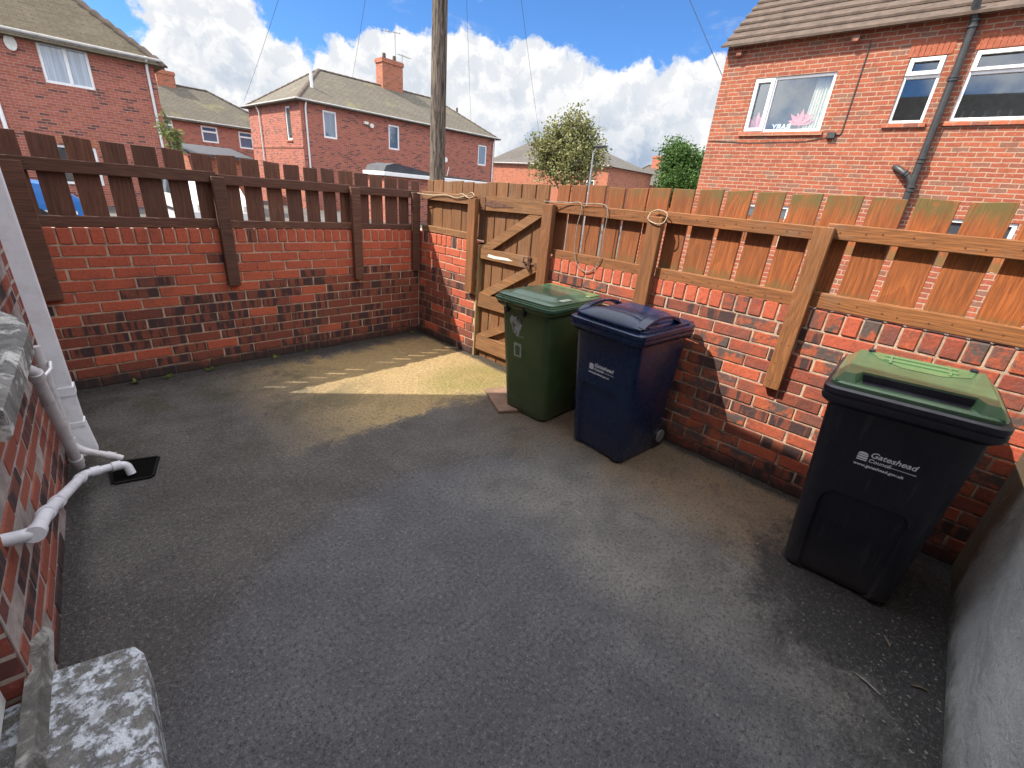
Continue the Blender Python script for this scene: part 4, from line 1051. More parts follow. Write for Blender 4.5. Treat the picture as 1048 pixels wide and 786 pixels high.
# curtain, flowers and the word seen from behind in the left window
m = MB(); pts0 = []; pts1 = []
for k in range(25):
    a = 1.86 + .31 * k / 24; dd = -.17 + .018 * sin(k * 1.7); lean = -.03 * (1 - k / 24)
    pts0.append(FRH.p(a + lean, 3.16, dd)); pts1.append(FRH.p(a, 4.07, dd))
for k in range(24): m.quad(pts0[k], pts0[k + 1], pts1[k + 1], pts1[k])
m.build('curtain', M_CURT, w1, fixn=False)
def flower(a, z, label):
    m = MB()
    for k in range(7):
        an = pi * (.12 + .76 * k / 6); l = .25 + .05 * (k % 2); w = .045
        c = FRH.p(a, z, -.14); t = FRH.u * cos(an) + Z * sin(an); s_ = FRH.u * -sin(an) + Z * cos(an); nn = FRH.n * (.02 * (k % 2))
        m.poly([c, c + t * l * .55 + s_ * w + nn, c + t * l + nn, c + t * l * .55 - s_ * w + nn])
    m.tube([FRH.p(a, z - .10, -.142), FRH.p(a, z + .01, -.142)], .008, 6)
    tag(m.build('paper_flower', M_PINK, fixn=False), label, 'flower')
flower(.93, 3.24, 'pink flower in the narrow left casement of the orange house window')
flower(1.77, 3.26, 'pink flower against the cream curtain of the orange house window')
me = text_mesh('BABY', .15, bold=.004)
Mt = Matrix.Identity(4); p0 = FRH.p(1.62, 3.185, -.12)
for i in range(3): Mt[i][0] = -FRH.u[i]; Mt[i][1] = Z[i]; Mt[i][2] = -FRH.n[i]; Mt[i][3] = p0[i]
me.transform(Mt); me.materials.clear(); me.materials.append(M_LETTER)
o = bpy.data.objects.new('letter_garland', me); COL.objects.link(o); tag(o, 'white word reading BABY backwards in the bottom of the orange house window', 'letters')
for i, aa in enumerate((4.22, 4.34, 4.50, 4.66, 4.80)):
    m = MB(); pr = [(0, .03), (.02, .035), (.06, .03), (.085, .012), (.10, .026), (.125, .022), (.14, .004)]
    m.tube([FRH.p(aa, 3.27 + h, -.14) for h, _ in pr], [r_ for _, r_ in pr], 10)
    tag(m.build('ornament', M_WHITE, smooth=60), 'small white ornament on the sill inside the big right window', 'ornament', 'white ornaments on the window sill')
# iron soil pipe with a swept branch
sp_ = thing('soil_pipe', 'black iron soil pipe with a swept branch on the orange house wall', 'pipe', FRH.p(3.92, 0, .1))
m = MB(); m.tube([FRH.p(3.86, 4.92, .22), FRH.p(3.86, 4.80, .20), FRH.p(3.90, 4.66, .11), FRH.p(3.92, 4.56, .10), FRH.p(3.96, 0, .10)], .055, 14); m.build('pipe', M_IRON, sp_, smooth=50)
m = MB(); m.tube([FRH.p(3.955, 2.20, .10), FRH.p(3.86, 2.36, .10), FRH.p(3.72, 2.46, .09), FRH.p(3.62, 2.52, .03), FRH.p(3.60, 2.53, -.02)], .05, 12); m.build('branch', M_IRON, sp_, smooth=50)
for z_, da in ((4.62, -.005), (4.54, 0), (3.86, .01), (3.82, .01), (2.66, .03), (2.60, .03), (2.20, .04), (2.14, .04)):
    m = MB(); m.tube([FRH.p(3.92 + da, z_ - .014, .10), FRH.p(3.92 + da, z_ + .014, .10)], .072, 14); m.build('collar', M_IRON, sp_, smooth=40)
for t_ in (.2, .38):
    c = FRH.p(3.86, 2.36, .10).lerp(FRH.p(3.72, 2.46, .09), t_ * 1.6); d = (FRH.p(3.72, 2.46, .09) - FRH.p(3.86, 2.36, .10)).normalized() * .012
    m = MB(); m.tube([c - d, c + d], .066, 12); m.build('collar', M_IRON, sp_, smooth=40)
# cable and junction box
jb = thing('junction_box', 'small black junction box with its cable on the orange house wall', 'box', FRH.p(2.43, 3.05, .03))
m = MB(); m.fbox(FRH, 2.36, 2.50, 2.99, 3.10, .001, .07, .008); m.build('case', M_IRON, jb)
m = MB(); m.tube([FRH.p(2.50, 3.06, .012), FRH.p(2.57, 3.06, .012), FRH.p(2.585, 3.10, .012), FRH.p(2.58, 4.56, .012)], .010, 6); m.build('cable', M_IRON, jb)
m = MB(); m.tube([FRH.p(2.36, 3.02, .012), FRH.p(2.0, 2.95, .012), FRH.p(.9, 2.93, .012), FRH.p(.02, 2.98, .012)], .006, 6); m.build('cable', M_IRON, jb)
# low outbuilding wall + fence on the far side of the lane
ow = thing('lane_wall', 'orange boarded fence on a low brick wall across the lane', 'fence', (6.1, -2, 0))
FL = Frame((6.1, 1.2, 0), (0, -1, 0), (-1, 0, 0))
m = MB(); m.fbox(FL, 0, 8, -.1, 1.05, -.2, 0); m.build('wall', M_BR_HOUSE, ow)
m = MB()
for k in range(57): m.col = rc(); m.fbox(FL, .01 + k * .14, .135 + k * .14, 1.06, 1.50, -.10, -.08)
m.fbox(FL, 0, 8, 1.35, 1.45, -.078, -.04); m.build('planks', M_WO, ow)

# ---- left house
LH = thing('brick_house', 'red brick house with lichened tile roof behind the dark fence at top left', 'house', (-3, 20, 0))
FLH = Frame((1.30, 17, 0), (-1, 0, 0), (0, -1, 0))
LW1 = (1.63, 2.75, 3.38, 4.42); LW2 = (6.5, 7.7, 3.38, 4.42); LW3 = (2.0, 3.0, .6, 1.72)
m = MB(); wall_face(m, FLH, 0, 11, -.1, 4.55, [LW1, LW2, LW3]); m.quad((1.30, 17, -.1), (1.30, 17, 4.55), (1.30, 24, 4.55), (1.30, 24, -.1)); m.quad((-9.7, 17, -.1), (-9.7, 17, 4.55), (-9.7, 24, 4.55), (-9.7, 24, -.1)); m.quad((1.3, 24, -.1), (1.3, 24, 4.55), (-9.7, 24, 4.55), (-9.7, 24, -.1))
m.build('wall', M_BR_RED, LH, fixn=False)
ro, (A, B, C, D, P_, Q_) = hip_roof(-9.7, 1.30, 17, 24, 4.60, 7.3, -7.2, -1.3, 20.5, M_ROOF_A, LH, .28)
ridge(ro, B, Q_, .10, .42, flare=1.7); ridge(ro, Q_, P_, .10, .42)
gutter(FLH, -.2, 11, 4.50, LH, M_WHITE, 0, .24, .16)
m = MB(); m.fbox(FLH, 1.9, 3.1, 1.73, 1.98, -.05, .006); m.build('lintel', M_BR_ORANGE, LH)
lw = window(FLH, LW1, LH, M_GL_LACE, .07, mull=(2.16,)); window(FLH, LW2, LH, M_GL_LACE, .07, mull=(7.1,)); window(FLH, LW3, LH, M_GL_DARK, .07, mull=(2.6,))
downpipe(FLH, .20, .1, 4.45, .06, LH, M_WHITE, .04, .22)
downpipe(FLH, 3.9, .1, 2.9, .06, LH, M_WHITE, .05, .06)
m = MB(); e = []
for k in range(14): a = 2 * pi * k / 14; e.append((3.27 + .13 * cos(a), 4.22 + .19 * sin(a)))
m.loft([[FLH.p(a, b_, .0) for a, b_ in e], [FLH.p(a, b_, .07) for a, b_ in e]]); m.build('alarm_box', M_CURT, LH)

# ---- middle house
MH = thing('brick_house', 'detached red brick house with hipped roof and chimney behind the utility pole', 'house', (13, 22, 0))
FMF = Frame((6.85, 19, 0), (1, 0, 0), (0, -1, 0)); FMS = Frame((6.85, 19, 0), (0, 1, 0), (-1, 0, 0))
mo = [(1.02, 1.68, 3.16, 4.30), (4.45, 5.10, 3.08, 4.22), (10.65, 11.35, 2.92, 4.05)]
ms = [(1.15, 1.75, 2.95, 4.35)]
m = MB(); wall_face(m, FMF, 0, 12.0, -.1, 4.6, mo); wall_face(m, FMS, 0, 6.6, -.1, 4.6, ms); m.quad((18.85, 19, -.1), (18.85, 19, 4.6), (18.85, 25.6, 4.6), (18.85, 25.6, -.1)); m.quad((6.85, 25.6, -.1), (6.85, 25.6, 4.6), (18.85, 25.6, 4.6), (18.85, 25.6, -.1))
m.build('wall', M_BR_RED, MH, fixn=False)
m = MB()
m.fbox(FMS, 0, 6.6, 2.62, 2.70, 0, .03); m.build('string_course', M_BR_RED, MH)
ro, (A, B, C, D, P_, Q_) = hip_roof(6.85, 18.85, 19, 25.6, 4.62, 6.45, 9.35, 16.6, 22.3, M_ROOF_B, MH, .25)
ridge(ro, A, P_, .09, .36); ridge(ro, P_, Q_, .09, .4); ridge(ro, Q_, B, .09, .36); ridge(ro, P_, D, .09, .36)
gutter(FMF, -.2, 12.2, 4.52, MH, M_WHITE, 0, .22, .14); gutter(FMS, -.2, 6.8, 4.52, MH, M_WHITE, 0, .22, .14)
for w_ in mo: window(FMF, w_, MH, M_GL_SKY, .08)
for w_ in ms: window(FMS, w_, MH, M_GL_DARK, .08, sill=M_BR_ORANGE)
downpipe(FMF, .22, .1, 4.45, .06, MH, M_WHITE, .04, .2); downpipe(FMF, 11.85, .1, 4.45, .06, MH, M_WHITE, .04, .2); downpipe(FMS, 4.9, .1, 4.45, .06, MH, M_WHITE, .04, .2)
chimney(ro, 12.85, 14.15, 22.0, 22.7, 5.8, 7.75, M_BR_ORANGE, 2)
m = MB(); m.quad((12.9, 21.97, 6.28), (14.3, 21.97, 6.28), (15.15, 20.55, 5.50), (14.1, 20.55, 5.50)); 
aerial(ro, (13.9, 22.35, 7.7), 1.5, 2.6, M_STEEL); aerial(ro, (14.5, 22.6, 6.4), 1.9, .2, M_STEEL)
m = MB(); m.tube([(8.0, 20.2, 5.1), (8.0, 20.2, 5.95)], .07, 8); m.build('vent_pipe', M_WHITE, ro)
m = MB(); m.tube([(17.6, 21.3, 5.3), (17.6, 21.3, 6.1)], .06, 8); m.build('vent_pipe', M_RIDGE, ro)
m = MB(); m.fbox(FMF, 3.05, 3.28, 4.02, 4.14, .001, .12, .01); m.tube([FMF.p(3.45, 4.0, .02), FMF.p(3.45, 4.0, .14)], .10, 10); m.build('security_light', M_CURT, MH)
m = MB(); m.tube([FMF.p(8.1, 2.95, .02), FMF.p(8.1, 2.95, .12)], .14, 12); m.tube([FMF.p(8.2, 1.9, .03), FMF.p(8.4, 2.6, .03)], .03, 6); m.build('dish', M_CURT, MH)
# garage with white fascia and dark curved roof
gr = thing('garage', 'low garage with dark roof and white fascia beside the utility pole', 'garage', (10.9, 14.5, 0))
m = MB(); m.box(7.5, 14.4, 13.1, 14.5, -.1, 1.72); m.build('wall', M_BR_RED, gr)
m = MB(); m.box(7.35, 14.55, 12.95, 14.6, 1.725, 1.87, .01); m.build('fascia', M_WHITE, gr)
m = MB(); pr = [(0, 0), (.12, .22), (.5, .33), (1.2, .26), (2.0, .15), (2.6, .08), (6.9, .04), (7.0, 0)]
m.loft([[(7.4 + a, 13.05, 1.873 + h) for a, h in pr], [(7.4 + a, 14.5, 1.873 + h) for a, h in pr]]); m.build('roof', M_SLATE, gr)

# ---- house further back between the two
BH = thing('brick_house', 'distant brick house with one chimney seen between the two nearer houses', 'house', (6, 37, 0))
FBH = Frame((-2, 34, 0), (1, 0, 0), (0, -1, 0))
bo = [(6.45, 7.05, 2.95, 3.98), (8.55, 9.5, 2.92, 3.88), (10.75, 11.65, 2.80, 3.84)]
m = MB(); wall_face(m, FBH, 0, 14.2, -.1, 4.1, bo); m.quad((12.2, 34, -.1), (12.2, 34, 4.1), (12.2, 40, 4.1), (12.2, 40, -.1)); m.quad((-2, 34, -.1), (-2, 34, 4.1), (-2, 40, 4.1), (-2, 40, -.1)); m.quad((-2, 40, -.1), (12.2, 40, -.1), (12.2, 40, 4.1), (-2, 40, 4.1))
m.build('wall', M_BR_RED, BH, fixn=False)
ro, (A, B, C, D, P_, Q_) = hip_roof(-2, 12.2, 34, 40, 4.15, 6.25, 0.5, 8.0, 37, M_ROOF_B, BH, .25)
ridge(ro, P_, Q_, .1, .5); ridge(ro, Q_, B, .1, .5)
gutter(FBH, 0, 14.2, 4.06, BH, M_WHITE, 0, .2, .16)
for w_ in bo: window(FBH, w_, BH, M_GL_SKY, .09, trans=((w_[0], w_[1], w_[3] - .33),))
chimney(ro, 5.2, 6.2, 36.7, 37.3, 5.6, 6.95, M_BR_ORANGE, 1)
lt = thing('lean_to', 'low dark roofed outbuilding in front of the distant house', 'outbuilding', (5, 23.5, 0))
m = MB(); m.box(3.1, 5.5, 22, 25, -.1, 1.85); m.build('wall', M_BR_ORANGE, lt)
m = MB(); m.hexa([(3.0, 21.8, 1.86), (5.6, 21.8, 1.86), (5.6, 25.2, 2.25), (3.0, 25.2, 2.25), (3.0, 21.8, 1.98), (5.6, 21.8, 1.98), (5.6, 25.2, 2.42), (3.0, 25.2, 2.42)]); m.build('roof', M_SLATE, lt)

# ---- far houses on the right of the pole
FA = thing('brick_house', 'far orange brick house with grey hipped roof behind the olive tree', 'house', (29, 20, 0))
FF = Frame((26, 27.4, 0), (0, -1, 0), (-1, 0, 0)); fo = [(10.6, 11.3, 1.9, 2.85)]
m = MB(); wall_face(m, FF, 0, 12.4, -.1, 3.72, fo); m.quad((26, 27.4, -.1), (26, 27.4, 3.72), (32, 27.4, 3.72), (32, 27.4, -.1)); m.quad((26, 15.0, -.1), (26, 15.0, 3.72), (32, 15.0, 3.72), (32, 15.0, -.1)); m.quad((32, 15.0, -.1), (32, 15.0, 3.72), (32, 27.4, 3.72), (32, 27.4, -.1))
m.build('wall', M_BR_ORANGE, FA, fixn=False)
m = MB(); ov = .25; z_ = 3.72
A, B, C, D = Vector((26 - ov, 27.4 + ov, z_)), Vector((26 - ov, 15.0 - ov, z_)), Vector((32 + ov, 15.0 - ov, z_)), Vector((32 + ov, 27.4 + ov, z_)); P_, Q_ = Vector((29, 24.9, 5.8)), Vector((29, 18.5, 5.25))
m.poly([A, B, Q_, P_]); m.poly([C, D, P_, Q_]); m.poly([D, A, P_]); m.poly([B, C, Q_]); ro = m.build('roof', M_ROOF_C, FA)
ridge(ro, P_, Q_, .1, .5); ridge(ro, Q_, B, .1, .5)
gutter(FF, -.2, 12.6, 3.72, FA, M_WHITE, 0, .2, .14)
for w_ in fo: window(FF, w_, FA, M_GL_DARK, .09)
FC = thing('bungalow', 'far low house with grey hipped roof and small chimney beside the round tree', 'house', (47, 21, 0))
m = MB(); m.box(45, 51, 16, 26.2, -.1, 3.5); m.build('wall', M_BR_ORANGE, FC)
m = MB(); ov = .3; z_ = 3.5
A, B, C, D = Vector((45 - ov, 26.2 + ov, z_)), Vector((45 - ov, 16 - ov, z_)), Vector((51 + ov, 16 - ov, z_)), Vector((51 + ov, 26.2 + ov, z_)); P_, Q_ = Vector((48, 24.3, 5.7)), Vector((48, 19.0, 5.2))
m.poly([A, B, Q_, P_]); m.poly([C, D, P_, Q_]); m.poly([D, A, P_]); m.poly([B, C, Q_]); ro = m.build('roof', M_ROOF_C, FC); ridge(ro, P_, Q_, .12, .6); ridge(ro, A, P_, .12, .6)
chimney(ro, 47.6, 48.4, 22.8, 23.8, 5.0, 6.6, M_BR_ORANGE, 1)

# ------------------------------------------------------------------ pole, wires, lamp
up = thing('utility_pole', 'weathered wooden utility pole rising behind the corner of the fence', 'pole', (4.0, 5.05, 0))
m = MB(); m.tube([(4.0, 5.05, -.1), (4.0, 5.05, 2), (4.005, 5.05, 5), (4.01, 5.05, 12.1)], [.18, .172, .155, .12], 18); m.build('shaft', M_POLE, up, smooth=60)
m = MB(); m.box(3.9, 4.11, 4.93, 5.17, 11.4, 11.48, .01); m.tube([(4.01, 5.05, 11.55), (4.01, 5.05, 11.75)], .16, 14); m.build('wire_ring', M_IRON, up)
TOP = Vector((4.01, 5.05, 11.65))
def wire(label, end, sag=.25):
    E_ = Vector(end); pts = []
    for k in range(25):
        t = k / 24; p = TOP.lerp(E_, t); p.z -= sag * 4 * t * (1 - t); pts.append(p)
    m = MB(); m.tube(pts, .007, 5); tag(m.build('overhead_wire', M_WIRE, smooth=60), label, 'wire', 'phone wires fanning out from the pole')
WIRES = []

lm_ = thing('street_lamp', 'slim grey street lamp with a flat head beside the olive tree', 'lamp post', (15, 8.6, 0))
m = MB(); m.tube([(15, 8.6, 0), (15, 8.6, 1.2), (15, 8.66, 3.45)], [.07, .05, .035], 10); m.build('column', M_STEEL, lm_, smooth=50)
m = MB(); m.tube([(15, 8.66, 3.40), (15, 8.5, 3.56), (15.0, 8.2, 3.62)], .03, 8); m.build('arm', M_STEEL, lm_)
m = MB(); m.box(14.88, 15.12, 8.05, 8.62, 3.60, 3.68, .02); m.build('lamp_head', M_IRON, lm_)

# ------------------------------------------------------------------ trees
def tree(name, label, base, h0, blobs, nleaf, size, m_leaf, trunk_r, seed, branches=9):
    rnd = random.Random(seed); base = Vector(base)
    r = thing(name, label, 'tree', base)
    cz = sum(b_[2] for b_ in blobs) / len(blobs); cen = Vector((sum(b_[0] for b_ in blobs) / len(blobs), sum(b_[1] for b_ in blobs) / len(blobs), cz))
    m = MB(); top = Vector((cen.x, cen.y, cz + .3))
    m.tube([base, base.lerp(top, .35) + Vector((rnd.uniform(-.1, .1), rnd.uniform(-.1, .1), 0)), base.lerp(top, .7), top], [trunk_r, trunk_r * .75, trunk_r * .5, trunk_r * .2], 9)
    for b_ in blobs[:branches]:
        s0 = base.lerp(top, rnd.uniform(.35, .75)); e_ = Vector(b_[:3]); mid = s0.lerp(e_, .5) + Z * rnd.uniform(-.15, .2)
        m.tube([s0, mid, e_, e_ + (e_ - mid) * .5], [trunk_r * .38, trunk_r * .25, trunk_r * .13, trunk_r * .05], 6)
    m.build('trunk', M_BARK, r, smooth=60)
    m = MB(); tot = sum(b_[3] ** 2 for b_ in blobs)
    for b_ in blobs:
        n = int(nleaf * b_[3] ** 2 / tot); c = Vector(b_[:3])
        # twigs: leaves strung on short sprays starting near the surface of the clump
        for k in range(max(1, n // 7)):
            d = Vector((rnd.gauss(0, 1), rnd.gauss(0, 1), rnd.gauss(.25, 1))).normalized()
            rr = b_[3] * (rnd.random() ** .5) * 1.02
            p = c + Vector((d.x * rr, d.y * rr, d.z * rr * .9)); dirv = (d + Vector((rnd.gauss(0, .5), rnd.gauss(0, .5), rnd.gauss(.25, .5)))).normalized()
            tone = min(1, max(0, rnd.gauss(.5, .28)))
            for j in range(7):
                q_ = p + dirv * size * .75 * j + Vector((rnd.gauss(0, 1), rnd.gauss(0, 1), rnd.gauss(0, 1))) * size * .45
                t = Vector((rnd.gauss(0, 1), rnd.gauss(0, 1), rnd.gauss(-.2, .7))).normalized(); u = t.orthogonal().normalized(); u = Matrix.Rotation(rnd.uniform(0, 6.28), 3, t) @ u
                s_ = size * rnd.uniform(.7, 1.35); m.col = (min(1, max(0, tone + rnd.uniform(-.15, .15))), 0, 0, 1)
                i = m.add([q_, q_ + t * s_ * .5 + u * s_ * .3, q_ + t * s_, q_ + t * s_ * .5 - u * s_ * .3]); m.face((i, i + 1, i + 2, i + 3))
    m.build('crown', m_leaf, r, fixn=False)
    return r
rnd = random.Random(11)
LOBES = [(-1.3, 3.3, .5), (-1.55, 3.85, .34), (-1.0, 4.25, .42), (-.6, 3.9, .55), (-.25, 4.55, .45), (.05, 5.05, .36), (.32, 5.38, .2), (.45, 4.6, .42), (.85, 4.35, .45), (1.2, 3.9, .45), (1.45, 3.4, .36),
         (1.1, 3.0, .45), (.4, 3.5, .6), (-.5, 3.1, .55), (-1.0, 2.7, .42), (0, 2.6, .55), (.8, 2.45, .42), (-.42, 5.0, .2), (-.85, 4.75, .18), (.95, 4.9, .16), (1.62, 3.95, .18), (-1.72, 4.2, .13), (-1.4, 2.85, .36), (-.15, 5.45, .12), (.7, 5.15, .14), (-1.3, 4.6, .13), (1.75, 3.1, .16)]
bl = []
for r_, z_, q_ in LOBES:
    dep = rnd.uniform(-.55, .55) * (1 if q_ > .3 else .4)
    bl.append((17 + .61 * r_ * .90 + .79 * dep, 11.62 - .79 * r_ * .90 + .61 * dep, 3.42 + (z_ - 3.5) * .9, q_ * .95))
tree('leafy_tree', 'pale olive green leafy tree rising behind the fence beside the street lamp', (17, 11.75, 0), 2, bl, 11500, .135, M_LEAF_A, .13, 4, 20)
bl = []
for k in range(30):
    a = rnd.uniform(0, 2 * pi); hh = rnd.uniform(-2.4, 1.7); R_ = 2.0 * sqrt(max(.05, 1 - ((hh) / 2.6) ** 2)); q_ = rnd.random() ** .5 * R_
    bl.append((35 + q_ * cos(a), 13.3 + q_ * sin(a), 3.55 + hh, rnd.uniform(.6, .95)))
tree('leafy_tree', 'dense dark green round tree against the orange house edge', (35, 13.3, 0), 2, bl, 26000, .2, M_LEAF_B, .25, 6, 6)
# sprig of foliage overhanging beside the left house
sh = thing('shrub', 'thin yellow green shrub sticking up beside the corner of the left house', 'shrub', (.85, 14, 0))
m = MB(); rs = random.Random(2); stem = []
for k in range(7):
    a = rs.uniform(-.5, .5); b_ = rs.uniform(-.3, .3); pts = [(.85, 14, 0), (.85 + a * .15, 14 + b_ * .2, 1.2), (.83 + a * .35, 14 + b_, 2.1 + rs.uniform(-.2, .3)), (.75 + a * .55, 14 + b_, 2.55 + rs.uniform(-.3, .4))]
    m.tube(pts, [.03, .022, .014, .006], 5); stem.append(pts)
m.build('stem', M_BARK, sh)
m = MB()
for pts in stem:
    for k in range(60):
        t = rs.random() ** .6; i = 1 if t < .5 else 2; f = (t * 2) % 1; p = Vector(pts[i]).lerp(Vector(pts[i + 1]), f)
        t_ = Vector((rs.gauss(0, 1), rs.gauss(0, .6), rs.gauss(-.5, .5))).normalized(); u = t_.orthogonal().normalized(); L_ = rs.uniform(.12, .24); m.col = rc()
        j = m.add([p, p + t_ * L_ * .5 + u * L_ * .13, p + t_ * L_, p + t_ * L_ * .5 - u * L_ * .13]); m.face((j, j + 1, j + 2, j + 3))
m.build('leaves', M_LEAF_C, sh, fixn=False)

# ------------------------------------------------------------------ vehicles glimpsed through the pickets
def vehicle(name, label, cat, loc, prof, roofline, L, Wd, paint, yaw=0, wheels=((-.8, .8))):
    r = thing(name, label, cat, loc); r.rotation_euler = (0, 0, yaw)
    m = MB(); m.loft([[(x, -Wd / 2 + (.02 if z < .6 else .10 * (z - .6)), z) for x, z in prof], [(x, Wd / 2 - (.02 if z < .6 else .10 * (z - .6)), z) for x, z in prof]]); m.build('body', paint, r, world=False)
    for sg in (-1, 1):
        g_ = MB(); k = roofline
        pts = [(x, sg * (Wd / 2 - .10 * (z - .6) + .006), z) for x, z in k]
        g_.poly(pts); g_.build('side_window', M_GL_DARK, r, world=False, fixn=False)
        for wx in wheels:
            w = MB(); w.tube([(wx, sg * (Wd / 2 - .2), .29), (wx, sg * (Wd / 2 + .01), .29)], .29, 18); t_ = w.build('wheel', M_RUB, r, world=False, smooth=40)
            h = MB(); h.tube([(wx, sg * (Wd / 2 + .008), .29), (wx, sg * (Wd / 2 + .016), .29)], .17, 14); h.build('rim', M_STEEL, t_, world=False)
    for sg in (-1, 1):
        h = MB(); h.box(L / 2 - .06, L / 2 + .012, sg * (Wd / 2 - .28) - .12, sg * (Wd / 2 - .28) + .12, .58, .72, .01); h.build('headlight', M_CURT, r, world=False)
    m = MB()
    for sg in (-1, 1): m.box(-L / 2 + .1, L / 2 - .1, sg * (Wd / 2 - .012), sg * (Wd / 2 + .006), .46, .52)
    m.build('side_trim', M_WHITE if paint == M_CARBLUE else M_RUB, r, world=False)
vehicle('parked_van', 'blue parked van glimpsed through the left gaps of the dark fence', 'van', (-4.0, 9.2, -.03),
        [(-2.0, .25), (2.0, .25), (2.05, .7), (1.75, .95), (1.25, 1.0), (.75, 1.45), (-1.9, 1.5), (-2.02, 1.0)], [(1.15, .98), (.72, 1.36), (-1.8, 1.38), (-1.85, .95)], 4.05, 1.65, M_CARBLUE, 0, (-1.3, 1.3))
vehicle('parked_car', 'white parked car glimpsed through the middle gaps of the dark fence', 'car', (.55, 10.6, -.03),
        [(-2.0, .22), (2.0, .22), (2.05, .55), (1.95, .72), (1.1, .82), (.5, 1.28), (-1.2, 1.32), (-1.9, .9), (-2.03, .7)], [(.95, .84), (.45, 1.2), (-1.1, 1.22), (-1.5, .86)], 4.05, 1.5, M_CARWHITE, radians(-90), (-1.25, 1.3))

# ------------------------------------------------------------------ small stuff on the yard floor
def weed(label, x, y, n, s_, seed):
    rw = random.Random(seed); m = MB()
    for k in range(n):
        a = rw.uniform(0, 6.28); l = s_ * rw.uniform(.6, 1.2); d = Vector((cos(a), sin(a), rw.uniform(.2, .9))).normalized(); u = Vector((-sin(a), cos(a), 0))
        p = Vector((x, y, .0)); m.col = rc()
        i = m.add([p - u * .003, p + d * l * .55 + u * l * .22, p + d * l, p + d * l * .55 - u * l * .22]); m.face((i, i + 1, i + 2, i + 3))
    tag(m.build('weed', M_LEAF_C, fixn=False), label, 'weed', 'weeds along the foot of the back wall')
for i, (x, y) in enumerate(((-2.52, -.05), (-2.32, -.06), (-2.05, -.06), (-1.55, -.05), (-1.27, -.04), (-.12, -.05))):
    weed('tiny weed growing at the foot of the back wall', x, y, 9, .042, i)
rp_ = random.Random(21); m = MB()
for k in range(190):
    if k < 150: x = rp_.gauss(-.95, .22); y = -4.53 + abs(rp_.gauss(.05, .22))
    else: x = rp_.uniform(-2.9, -.1); y = rp_.uniform(-4.4, -.2)
    if not (-2.95 < x < -.05): continue
    s_ = rp_.uniform(.0015, .0045) * (1.5 if rp_.random() < .06 else 1)
    m.box(-s_, s_, -s_ * rp_.uniform(.5, 1), s_ * rp_.uniform(.5, 1), 0, s_ * .8, s_ * .2, Matrix.Translation((x, y, -.0005)) @ Matrix.Rotation(rp_.uniform(0, 3), 4, 'Z'))
tag(m.build('grit', M_PEBBLE), 'pale grit and chips scattered on the yard floor near the rendered wall', 'grit', kind='stuff')
for i, (x, y, a, l) in enumerate(((-1.08, -4.33, 1.2, .085), (-.80, -4.36, .5, .05), (-.95, -4.47, 2.0, .05))):
    d = Vector((cos(a), sin(a), 0)) * l / 2; c = Vector((x, y, .005)); m = MB(); m.tube([c - d, c + Vector((.003, .002, .002)), c + d], [.0035, .0045, .003], 6)
    tag(m.build('twig', M_TWIG if i else M_PEBBLE, smooth=60), ('pale longer twig lying on the yard floor nearest the camera', 'short dark twig on the dirty floor in front of the black bin', 'short dark twig on the dirty floor against the rendered wall')[i], 'twig')

# ------------------------------------------------------------------ wires (end points on the houses)
for lab, e_, sg in (('phone wire running to the far left, over the distant house', (6.62, 25.4, 4.75), .35), ('phone wire running to the ridge of the middle house', (11.2, 22.3, 6.5), .3),
                    ('phone wire running just right of the pole to the far end of the middle house', (18.2, 20.6, 5.3), .3), ('phone wire running towards the olive tree and far house', (26.0, 21.0, 3.8), .35), ('phone wire running to the gable end of the orange house', (8.55, .93, 4.25), .08)):
    wire(lab, e_, sg)

# ------------------------------------------------------------------ camera
cam = bpy.data.cameras.new('camera'); co = bpy.data.objects.new('camera', cam); COL.objects.link(co); S.camera = co
Rm = [[0.6973571, -0.7119190, 0.0828519], [-0.2293752, -0.3311994, -0.9152562], [0.6790288, 0.6192563, -0.3942608]]
Mc = Matrix.Identity(4)
for i in range(3): Mc[i][0] = Rm[0][i]; Mc[i][1] = -Rm[1][i]; Mc[i][2] = -Rm[2][i]
Mc[0][3], Mc[1][3], Mc[2][3] = -2.80595, -4.05085, 1.51313
co.matrix_world = Mc
cam.sensor_fit = 'HORIZONTAL'; cam.sensor_width = 36; cam.lens = 454.0 / 1048 * 36; cam.clip_start = .02; cam.clip_end = 1500

# ------------------------------------------------------------------ sun and sky
travel = Vector((1, -.75, -1.40)).normalized()
sun = bpy.data.lights.new('sun', 'SUN'); sun.energy = 3.4; sun.angle = radians(.5); sun.color = (1, .91, .77)
so = bpy.data.objects.new('sun', sun); COL.objects.link(so); so.rotation_euler = travel.to_track_quat('-Z', 'Y').to_euler(); so.location = (-20, 15, 30)
W = bpy.data.worlds.new('World'); S.world = W; W.use_nodes = True
nt_ = W.node_tree; N = nt_.nodes; L = nt_.links
bg = N['Background']
class WT(NT):
    def __init__(s): s.t = nt_
t = WT()
sky = t.n('ShaderNodeTexSky', sky_type='NISHITA'); sky.sun_disc = False
sdir = -travel
sky.sun_elevation = math.asin(sdir.z); sky.sun_rotation = math.atan2(sdir.x, sdir.y); sky.altitude = 50; sky.air_density = 1.0; sky.dust_density = .3; sky.ozone_density = 2.0
SKYF = .06
dirn = t.n('ShaderNodeVectorMath', operation='NORMALIZE', inp={0: t.n('ShaderNodeTexCoord').outputs['Generated']}).outputs[0]
nz = t.n('ShaderNodeTexNoise', inp={'Vector': dirn, 'Scale': 15.0, 'Detail': 8.0, 'Roughness': .6})
dis = t.n('ShaderNodeVectorMath', operation='SCALE', inp={0: t.n('ShaderNodeVectorMath', operation='SUBTRACT', inp={0: nz.outputs['Color'], 1: (.5, .5, .5)}).outputs[0], 'Scale': .065}).outputs[0]
